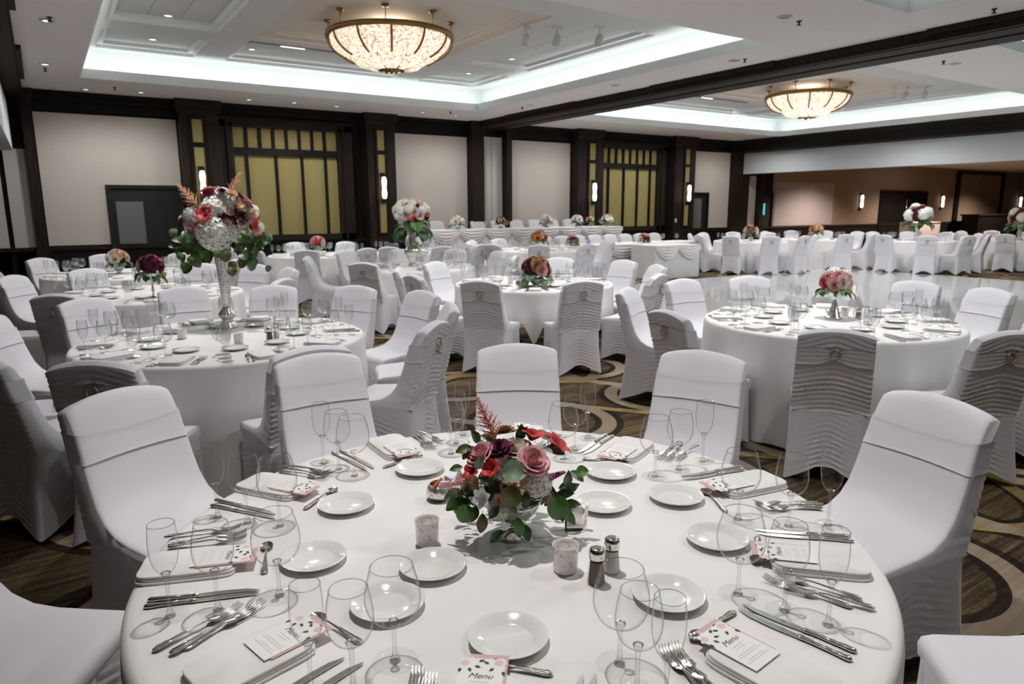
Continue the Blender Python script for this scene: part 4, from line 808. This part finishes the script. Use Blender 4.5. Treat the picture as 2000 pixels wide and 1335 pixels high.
# ------------------------------------------------------------------ flowers
FM = {}
def flower(kind, col):
    key = (kind, col)
    if key in FM: return FM[key]
    rnd = random.Random(len(FM)+3); m = MB()
    def petal(th, w_, fr, nu=5, nv=5):
        m.grid(lambda u, v: fr(th+(2*u-1)*w_, v, 2*u-1), nu, nv)
    if kind == 'rose':
        for k, (n, R, h, ro) in enumerate([(3, .16, .62, 0), (3, .28, .66, .02), (4, .42, .66, .06), (5, .60, .60, .12), (5, .80, .48, .20), (5, .98, .30, .22)]):
            for i in range(n):
                th = 2*PI*(i+.37*k)/n+rnd.uniform(-.1, .1)
                def fr(a, v, s, R=R, h=h, ro=ro):
                    r = R*(.30+.70*math.sin(v*PI/2)**.8)+ro*max(0, v-.72)/.28*(1-.3*s*s); return (r*math.cos(a), r*math.sin(a), -.2+(h+.2)*v*(1-.16*s*s)-.5*ro*max(0, v-.85)/.15)
                petal(th, PI/n*1.22, fr)
    elif kind == 'ruffle':
        for k, (n, R, h) in enumerate([(5, .30, .6), (6, .55, .55), (7, .80, .40), (7, 1.0, .15)]):
            for i in range(n):
                th = 2*PI*(i+.4*k)/n
                def fr(a, v, s, R=R, h=h, i=i): r = R*(.2+.8*v); return (r*math.cos(a), r*math.sin(a), -.1+h*v+.07*math.sin(7*s+i)*v)
                petal(th, PI/n*1.3, fr, 7, 4)
    elif kind == 'lily':
        for i in range(6):
            th = 2*PI*i/6+.1*rnd.random(); L = 1.0 if i % 2 else .92
            def fr(a, v, s, th=th, L=L): w_ = .36*math.sin(PI*min(.97, .12+v*.86))**.8; r = L*v**.9; x = r*math.cos(th)-s*w_*math.sin(th); y = r*math.sin(th)+s*w_*math.cos(th); return (x, y, .75*math.sin(min(1, v*1.1)*PI*.55)*(1-.1*s*s)-.25-.12*v*v+.06*abs(s))
            petal(th, 1, fr, 5, 6)
        for i in range(5): a = 1.2*i; m.tube([(0, 0, -.1), (.16*math.cos(a), .16*math.sin(a), .6)], .022, 4)
    elif kind == 'mum':
        for i in range(64):
            th = i*2.399; e = math.acos(1-i/64*.98); L = .75+.25*rnd.random()
            def fr(a, v, s, th=th, e=e, L=L): w_ = .085*math.sin(PI*min(.96, .2+v*.8)); r = L*(.15+.85*v); z = r*math.cos(e)*.75+.10*v*v; q = r*math.sin(e); return (q*math.cos(th)-s*w_*math.sin(th), q*math.sin(th)+s*w_*math.cos(th), z-.1)
            petal(th, 1, fr, 3, 4)
    elif kind == 'hydrangea':
        for i in range(70):
            e = math.acos(1-1.45*(i+.5)/70); th = i*2.399; n = Vector((math.sin(e)*math.cos(th), math.sin(e)*math.sin(th), math.cos(e))); r = .86+.1*rnd.random(); t1 = n.orthogonal().normalized(); t2 = n.cross(t1); rr = rnd.uniform(0, 1.5)
            for q in range(4):
                a = rr+q*PI/2; d = t1*math.cos(a)+t2*math.sin(a); p = n.cross(d); c_ = n*r
                m.add([c_, c_+d*.13+p*.10+n*.035, c_+d*.24+n*.02, c_+d*.13-p*.10+n*.035], [(0, 1, 2, 3)])
        m.lathe([(.0, -.5), (.55, -.35), (.8, .1), (.6, .55), (.0, .78)], 12, caps=False)
    elif kind == 'spike':
        for i in range(60):
            t_ = i/60; th = i*2.399; r = .30*(1-t_)+.05; c_ = Vector((r*math.cos(th), r*math.sin(th), t_*2-1)); s = .16
            m.add([c_+Vector((s, 0, 0)), c_+Vector((-s, 0, 0)), c_+Vector((0, s, 0)), c_+Vector((0, -s, 0)), c_+Vector((0, 0, s)), c_+Vector((0, 0, -s))], [(0, 2, 4), (2, 1, 4), (1, 3, 4), (3, 0, 4), (2, 0, 5), (1, 2, 5), (3, 1, 5), (0, 3, 5)])
    elif kind == 'plume':            # astilbe: unit length along +Z
        m.tube([(0, 0, -.1), (0, 0, .95)], .014, 5)
        for b in range(60):
            t_ = b/60; th = b*2.399; L = .36*(1-t_)**.9*(.75+.4*rnd.random())+.03; z0 = t_*.95; d = Vector((math.cos(th), math.sin(th), .75)).normalized()
            k = max(3, int(L/.028))
            for j in range(k):
                c_ = Vector((0, 0, z0))+d*L*(j+.4)/k+Vector((rnd.uniform(-.012, .012), rnd.uniform(-.012, .012), 0)); s = .017*(1.25-.6*j/k)
                m.add([c_+Vector((s, 0, 0)), c_-Vector((s, 0, 0)), c_+Vector((0, s, 0)), c_-Vector((0, s, 0)), c_+Vector((0, 0, s*1.5)), c_-Vector((0, 0, s))], [(0, 2, 4), (2, 1, 4), (1, 3, 4), (3, 0, 4), (2, 0, 5), (1, 2, 5), (3, 1, 5), (0, 3, 5)])
    FM[key] = m.mesh(kind, M['p_'+col]); return FM[key]
LM = {}
def leaf_mesh(kind, col):
    key = (kind, col)
    if key in LM: return LM[key]
    m = MB(); wd = .30 if kind == 'leaf' else .52
    def fn(u, v): s = 2*v-1; w_ = wd*math.sin(PI*min(.985, .05+u*.93))**(.8 if kind == 'leaf' else .6); return (u*1.0, s*w_, .10*abs(s)+.16*math.sin(PI*u)-.18*u*u)
    m.grid(fn, 9, 7); m.tube([(-.18, 0, 0), (0, 0, 0)], .014, 4); LM[key] = m.mesh('leaf', M['l_'+col]); return LM[key]
NMAP = {'rose': 'rose', 'ruffle': 'lisianthus', 'lily': 'lily', 'mum': 'chrysanthemum', 'hydrangea': 'hydrangea', 'spike': 'veronica_spike', 'plume': 'astilbe_plume'}
def aim(d, roll=0.0):
    q = Vector(d).normalized().to_track_quat('Z', 'Y').to_matrix().to_4x4(); return q @ Matrix.Rotation(roll, 4, 'Z')
def put(root, name, me, loc, mtx, s):
    o = link(name, me, root); o.matrix_local = Matrix.Translation(loc) @ mtx @ Matrix.Diagonal((s, s, s, 1) if not isinstance(s, tuple) else (*s, 1)); return o
def bloom(root, kind, col, loc, d, s): return put(root, NMAP[kind], flower(kind, col), loc, aim(d, random.uniform(0, 6)), s)
RA, UA = _r, Vector((0, 0, 1)); FA = Vector((_f.x, _f.y, 0)).normalized()
def leaf(root, kind, col, loc, ang, L):
    a = math.radians(ang); d = (RA*math.cos(a)+UA*math.sin(a)-FA*.35).normalized(); n = (-FA*.75+UA*.6+RA*.2).normalized(); y = n.cross(d).normalized(); z = d.cross(y)
    mt = Matrix(((d.x, y.x, z.x, 0), (d.y, y.y, z.y, 0), (d.z, y.z, z.z, 0), (0, 0, 0, 1)))
    return put(root, 'leaf', leaf_mesh(kind, col), Vector(loc)-d*L*.5, mt, L)
def plume(root, col, a, b):
    a, b = Vector(a), Vector(b); return put(root, NMAP['plume'], flower('plume', col), a, aim(b-a), (b-a).length)
def detailed(x, y, label, group, blooms, leaves, plumes, cz, vase, lf=2.1):
    t_ = thing('flower_arrangement', label, 'flower arrangement', (x, y, ZT), 0, group); vase(t_); c_ = Vector((0, 0, cz))
    Z = Vector((0, 0, ZT))
    for k, col, dx, dy, z, r in blooms: p = Vector((dx, dy, z))-Z; d = p-c_; bloom(t_, k, col, p-d.normalized()*r*.25, d, r*{'rose': .92, 'hydrangea': .95, 'lily': 1.15, 'mum': 1.05}.get(k, 1.08))
    for k, col, dx, dy, z, r, ang in leaves: leaf(t_, k, col, Vector((dx, dy, z))-Z, ang, r*lf)
    for col, a, b in plumes: plume(t_, col, Vector(a)-Z, Vector(b)-Z)
    m = MB(); m.lathe([(.001, -.07), (.06, -.05), (.10, 0), (.075, .05), (.001, .075)], 16, caps=False); o = put(t_, 'floral_foam', m.mesh('floral_foam', M['soil']), (0, 0, cz), Matrix.Identity(4), cz > .3 and 1.5 or .85)
    return t_
def compote(t_):
    m = MB(); m.lathe([(.044, 0), (.046, .004), (.040, .008), (.022, .014), (.012, .024), (.011, .034), (.018, .042), (.045, .056), (.066, .078), (.074, .098), (.075, .110), (.071, .109), (.068, .090), (.03, .06), (.001, .055)], 40); obj('compote_bowl', m, M['silver'], t_)
x, y = DATA['centre']['vase']
detailed(x, y, 'low silver compote of pink roses, red lilies and greenery centred on the nearest table', 'low bouquets', LOW, LOWLEAF, LOWAST, .125, compote)
low_ = bpy.data.objects['flower_arrangement']; rl = random.Random(21)
for i in range(34):
    th = rl.uniform(0, 2*PI); e_ = rl.uniform(.15, 1.5); d_ = Vector((math.sin(e_)*math.cos(th), math.sin(e_)*math.sin(th), math.cos(e_)))
    bloom(low_, *rl.choice([('hydrangea', 'ivory'), ('lily', 'white'), ('rose', 'blush'), ('mum', 'peach'), ('lily', 'red'), ('ruffle', 'plum'), ('hydrangea', 'ivory')]), Vector((0, 0, .115))+d_*.092, d_, rl.uniform(.018, .028))
for i in range(34):
    th = math.atan2(FA.y, FA.x)+rl.uniform(-1.9, 1.9) if i < 26 else rl.uniform(0, 2*PI); rr = rl.uniform(.10, .16); leaf(low_, rl.choice(['leaf', 'leaf', 'round']), rl.choice(['green', 'dark', 'dark', 'sage']), Vector((rr*math.cos(th), rr*math.sin(th), rl.uniform(.05, .13))), rl.randint(180, 360), rl.uniform(.035, .055))
def trumpet(t_):
    m = MB(); N = 48
    prof = [(.062, 0), (.066, .012), (.05, .03), (.034, .055), (.045, .075), (.060, .095), (.050, .120), (.030, .145), (.026, .17), (.033, .26), (.045, .42), (.060, .565), (.055, .562), (.03, .3), (.001, .2)]
    p = smooth_prof(prof, 3)
    m.grid(lambda u, v: (lambda q: (q[0]*(1+.04*math.cos(16*2*PI*u))*math.cos(2*PI*u), q[0]*(1+.04*math.cos(16*2*PI*u))*math.sin(2*PI*u), q[1]))(p[min(len(p)-1, round(v*(len(p)-1)))]), 96, len(p), cu=True)
    obj('fluted_vase', m, M['mercury'], t_)
o_ = detailed(1.053, 5.347, 'tall fluted vase topped by white hydrangea, red blooms and amber plumes', 'tall bouquets', TALL, TALLLEAF, TALLAST, .72, trumpet, 1.5)
for i in range(14):
    a = i*2.4; bloom(o_, 'hydrangea' if i % 3 else 'rose', ('ivory', 'white', 'blush')[i % 3], Vector((.17*math.cos(a), .17*math.sin(a)+.06, .74+.05*math.sin(i*1.7))), (math.cos(a), math.sin(a)+.3, .4), .075)
rl = random.Random(8)
for i in range(40):
    th = rl.uniform(0, 2*PI); rr = rl.uniform(.16, .34); zz = rl.uniform(.42, .70)
    leaf(o_, rl.choice(['round', 'round', 'leaf']), rl.choice(['green', 'dark', 'sage', 'sage', 'olive']), Vector((rr*math.cos(th), rr*math.sin(th), zz)), rl.randint(200, 340), rl.uniform(.05, .085))
for i in range(22):
    th = rl.uniform(0, 2*PI); e_ = rl.uniform(.2, 1.25); d_ = Vector((math.sin(e_)*math.cos(th), math.sin(e_)*math.sin(th), math.cos(e_)))
    if d_.dot(FA) < -.25: continue
    bloom(o_, *rl.choice([('lily', 'red'), ('ruffle', 'wine'), ('rose', 'pink'), ('lily', 'white'), ('rose', 'blush'), ('mum', 'peach')]), Vector((0, 0, .72))+d_*.27, d_, rl.uniform(.04, .06))
rl = random.Random(4)
# simpler bouquets elsewhere
def dome(x, y, z, label, group, R, cz, pal, n, vase, leaves=14, hang=.0, seed=1, big=.36, low_=-.15):
    rnd = random.Random(seed); t_ = thing('flower_arrangement', label, 'flower arrangement', (x, y, z), 0, group); vase(t_); c_ = Vector((0, 0, cz))
    for i in range(n):
        e = math.acos(1-(1-low_)*(i+.5)/n); th = i*2.399+seed; d = Vector((math.sin(e)*math.cos(th), math.sin(e)*math.sin(th), math.cos(e)*.85)); k, col = rnd.choice(pal); s = R*big*rnd.uniform(.85, 1.15)*(1.15 if k == 'hydrangea' else 1); bloom(t_, k, col, c_+d*(R-s*.6), d, s)
    for i in range(leaves):
        th = 2*PI*i/leaves+rnd.uniform(-.2, .2); d = Vector((math.cos(th), math.sin(th), -.35-hang*rnd.random())); put(t_, 'leaf', leaf_mesh(rnd.choice(['leaf', 'round']), rnd.choice(['green', 'dark', 'sage', 'dark'])), c_+Vector((d.x*R*.62, d.y*R*.62, -R*.25-hang*R*rnd.random())), Vector((d.x, d.y, d.z)).to_track_quat('X', 'Z').to_matrix().to_4x4(), R*rnd.uniform(.5, .75))
    m = MB(); m.lathe([(.001, -R*.45), (R*.5, -R*.3), (R*.7, 0), (R*.5, R*.4), (.001, R*.55)], 14, caps=False); obj('floral_foam', m, M['soil'], t_, (0, 0, cz))
    return t_
def lathe_vase(prof, mt, name='vase', n=28):
    def f(t_): m = MB(); m.lathe(prof, n); obj(name, m, M[mt], t_)
    return f
urn = lathe_vase([(.07, 0), (.075, .015), (.05, .04), (.07, .10), (.125, .19), (.13, .24), (.09, .30), (.05, .33), (.055, .35), (.048, .37), (.056, .5), (.075, .62), (.07, .62), (.04, .45), (.001, .4)], 'mercury', 'urn_vase')
x, y = DATA['T']['urn']
dome(x+.02, y+.05, ZT, 'tall urn vase topped by a white, burgundy and peach bouquet', 'tall bouquets', .27, .76, [('hydrangea', 'white'), ('ruffle', 'wine'), ('lily', 'wine'), ('rose', 'blush'), ('hydrangea', 'ivory'), ('lily', 'red'), ('rose', 'peach'), ('ruffle', 'wine')], 44, urn, 30, .8, 4, .28)
slim = lathe_vase([(.06, 0), (.06, .008), (.012, .02), (.009, .05), (.016, .08), (.009, .11), (.009, .17), (.015, .20), (.04, .23), (.055, .26), (.05, .26), (.02, .22), (.001, .21)], 'silver', 'pedestal_vase')
stack = lathe_vase([(.065, 0), (.065, .012), (.048, .018), (.044, .05), (.036, .054), (.032, .085), (.024, .09), (.020, .13), (.012, .14), (.014, .17), (.045, .19), (.062, .22), (.056, .22), (.02, .18), (.001, .17)], 'mercury', 'pedestal_vase')
bowl_ = lathe_vase([(.04, 0), (.045, .005), (.025, .02), (.05, .05), (.075, .09), (.078, .10), (.07, .10), (.03, .05), (.001, .04)], 'mercury', 'bowl')
PK = [('rose', 'pink'), ('rose', 'peach'), ('rose', 'cream'), ('ruffle', 'red'), ('mum', 'peach'), ('rose', 'pink'), ('hydrangea', 'ivory')]
x, y = DATA['T']['ring']; dome(5.05, 3.07, ZT, 'pink and peach rose bouquet on a silver stem before the dance floor', 'low bouquets', .125, .27, PK, 24, stack, 16, .3, 2, .40)
x, y = DATA['T']['low']; dome(4.45, 6.22, ZT, 'burgundy and orange bouquet on the middle table', 'low bouquets', .17, .19, [('ruffle', 'wine'), ('rose', 'brown'), ('lily', 'red'), ('rose', 'pink'), ('mum', 'amber'), ('hydrangea', 'ivory'), ('ruffle', 'wine')], 24, bowl_, 18, .6, 3, .36)
x, y = DATA['T']['slim']; dome(.83, 7.6, ZT, 'pink and red posy on a slender silver pedestal', 'low bouquets', .13, .31, [('rose', 'blush'), ('ruffle', 'wine'), ('rose', 'pink'), ('lily', 'red'), ('ruffle', 'plum')], 18, slim, 16, .6, 5, .40)
x, y = DATA['T']['corner']; dome(x, y, ZT, 'peach and burgundy posy on the corner table', 'low bouquets', .15, .20, [('rose', 'peach'), ('ruffle', 'wine'), ('mum', 'amber'), ('rose', 'cream'), ('lily', 'red')], 18, bowl_, 14, .3, 6, .38)
x, y = DATA['T']['wall']; dome(x, y, ZT, 'pink and red posy before the first olive window', 'low bouquets', .15, .22, [('rose', 'pink'), ('lily', 'red'), ('rose', 'cream'), ('rose', 'blush')], 18, slim, 12, .3, 7, .38)
WH = [('rose', 'cream'), ('hydrangea', 'ivory'), ('rose', 'blush'), ('rose', 'white'), ('lily', 'white')]
MX = [('rose', 'peach'), ('ruffle', 'brown'), ('rose', 'cream'), ('ruffle', 'wine'), ('rose', 'blush')]
OR = [('rose', 'orange'), ('mum', 'amber'), ('rose', 'peach'), ('ruffle', 'brown')]
for k, pal, lab, sd in (('mid', OR, 'russet and orange posy on the round table before the head tables', 8), ('side', WH, 'cream posy on the round table beside the head tables', 9), ('east', MX, 'cream and brown bouquet on the table beyond the draped buffet', 10), ('east2', OR, 'orange posy on the table past the draped buffet', 11)):
    x, y = DATA['T'][k]; dome(x, y, ZT, lab, 'small far posies', .19, .24, pal, 16, bowl_, 10, .3, sd, .42)
tallv = lathe_vase([(.09, 0), (.09, .01), (.05, .03), (.045, .25), (.07, .42), (.06, .42), (.001, .3)], 'china', 'tall_vase')
BB = [('hydrangea', 'white'), ('ruffle', 'wine'), ('rose', 'blush'), ('rose', 'peach'), ('hydrangea', 'ivory'), ('ruffle', 'wine')]
x, y = DATA['T']['far']; dome(x, y, ZT, 'tall white and burgundy bouquet past the dance floor', 'tall bouquets', .32, .62, BB, 22, tallv, 16, .6, 12, .38)
x, y = DATA['T']['far2']; dome(x, y, ZT, 'tall white and burgundy bouquet at the right edge by the bar', 'tall bouquets', .30, .55, BB, 22, tallv, 14, .6, 13, .38)
lowb = lathe_vase([(.05, 0), (.06, .05), (.055, .05), (.001, .02)], 'mercury', 'bowl')
for i, (dx, pal, R) in enumerate([(8.15, WH, .16), (9.35, MX, .13), (10.75, WH, .16), (11.75, WH, .16), (12.2, MX, .12), (12.8, WH, .17)]):
    dome(dx, 14.55, 1.13, 'pale posy on the raised head table, %s from its beige-panel end' % ORD[i], 'posies on the raised head table', R, .17, pal, 12, lowb, 8, .2, 20+i, .44)
for i, (dx, pal) in enumerate([(10.1, MX), (12.35, MX)]):
    dome(dx, 12.65, .77, 'low mixed posy on the lower head table, %s from its tall-urn end' % ORD[i], 'posies on the lower head table', .15, .10, pal, 14, lowb, 12, .2, 30+i, .42)
# ------------------------------------------------------------------ small things on the tables
def votive(x, y, label, group, z=ZT+.0005):
    t_ = thing('votive_holder', label, 'candle holder', (x, y, z), 0, group)
    m = MB(); m.lathe([(.001, .001), (.026, .001), (.029, .004), (.031, .066), (.0325, .068), (.031, .0675), (.028, .062), (.026, .008), (.001, .006)], 32, caps=False); obj('cup', m, M['votive'], t_)
    m = MB(); m.lathe([(.001, .010), (.020, .010), (.020, .024), (.001, .024)], 20, caps=False); obj('tealight', m, M['card'], t_)
    return t_
(a, b) = DATA['centre']['candle']; v0 = votive(*a, 'speckled votive holder behind the inner bread plate', 'votives on the nearest table'); votive(*b, 'speckled votive holder beside the pepper shaker', 'votives on the nearest table')
def shaker(x, y, label, group, fill, z=ZT+.0005):
    t_ = thing('shaker', label, 'shaker', (x, y, z), .5, group); n = 8
    def prism(prof, mt, name, sm=False):
        m = MB(); m.lathe(prof, n if not sm else 24, caps=False); me = m.mesh(name, M[mt]); me.polygons.foreach_set('use_smooth', [sm]*len(me.polygons)); link(name, me, t_)
    prism([(.0005, 0), (.022, .0), (.0235, .004), (.0175, .062), (.016, .066)], 'glass', 'glass_body')
    prism([(.0005, .006), (.0205, .006), (.0160, .056), (.0005, .056)], fill, 'filling')
    prism([(.0172, .062), (.0185, .064), (.0185, .078), (.0165, .086), (.012, .0885), (.0005, .090)], 'silver', 'cap', True)
(a, b) = DATA['centre']['shaker']; shaker(*a, 'glass pepper shaker with dark filling and chrome cap', 'shakers on the nearest table', 'pepper'); shaker(*b, 'glass salt shaker with white filling and chrome cap', 'shakers on the nearest table', 'salt')
x, y = DATA['centre']['bowl']; t_ = thing('sugar_bowl', 'round mercury glass bowl holding sugar packets behind the bouquet', 'bowl', (x, y, ZT+.0005))
m = MB(); m.lathe([(.001, .001), (.022, .001), (.036, .012), (.040, .026), (.036, .042), (.030, .050), (.028, .049), (.034, .040), (.037, .026), (.03, .010), (.001, .006)], 32, caps=False); obj('bowl', m, M['mercury'], t_)
for i, (k, dx, dy, rz, c_) in enumerate([('packet_red', -.012, .008, .6, 'red'), ('packet_yellow', .002, .010, 1.0, 'yellow'), ('packet_blue', .012, -.004, 1.5, 'blue'), ('card', -.004, -.008, .2, 'white')]):
    o = tag(obj('sugar_packet', bx(-.022, .022, -.0025, .0025, 0, .050), M[k], None, (x+dx, y+dy, ZT+.016), (.35, .15*i-.2, rz)), '%s sugar packet standing in the mercury glass bowl' % c_, 'packet', 'sugar packets')
x, y = DATA['centre']['stand']; t_ = thing('table_sign', 'small mirrored table sign stand beside the bouquet leaves', 'sign', (x, y, ZT+.0005), -.55)
obj('mirror', bx(-.022, .022, -.003, .003, .002, .062), M['silver'], t_, (0, 0, 0), (-.12, 0, 0)); obj('foot', bx(-.024, .024, -.016, .016, 0, .003), M['silver'], t_); obj('edge', bx(-.026, -.022, -.006, .006, .002, .04), M['dark'], t_); obj('glitter_frame', bx(.022, .030, -.006, .006, .002, .075), M['mercury'], t_, (0, 0, 0), (0, .1, 0))
for k, off in (('fern', (.22, -.28)), ('ring', (.20, -.12)), ('low', (-.3, -.1)), ('urn', (.2, -.25))):
    cx, cyy = DATA['T'][k]; tn_ = TN[k]
    shaker(cx+off[0], cyy+off[1], 'pepper shaker on the '+tn_, None, 'pepper'); shaker(cx+off[0]+.05, cyy+off[1]+.02, 'salt shaker on the '+tn_, None, 'salt')
    for j, (dx, dy) in enumerate([(.30, .05), (-.25, .12), (.02, -.3)]): votive(cx+dx, cyy+dy, 'votive holder on the '+tn_, 'votives on the '+tn_)
t_ = thing('candlestick', 'lit-looking pillar candle in a tall glass beside the pink bouquet', 'candle', (5.22, 3.02, ZT+.0005))
m = MB(); m.lathe([(.03, 0), (.03, .004), (.006, .012), (.005, .13), (.015, .15), (.016, .165), (.001, .16)], 16); obj('glass_stand', m, M['glass'], t_)
m = MB(); m.lathe([(.010, .15), (.011, .155), (.010, .245), (.003, .25), (.001, .256)], 14); obj('candle', m, M['candle'], t_)
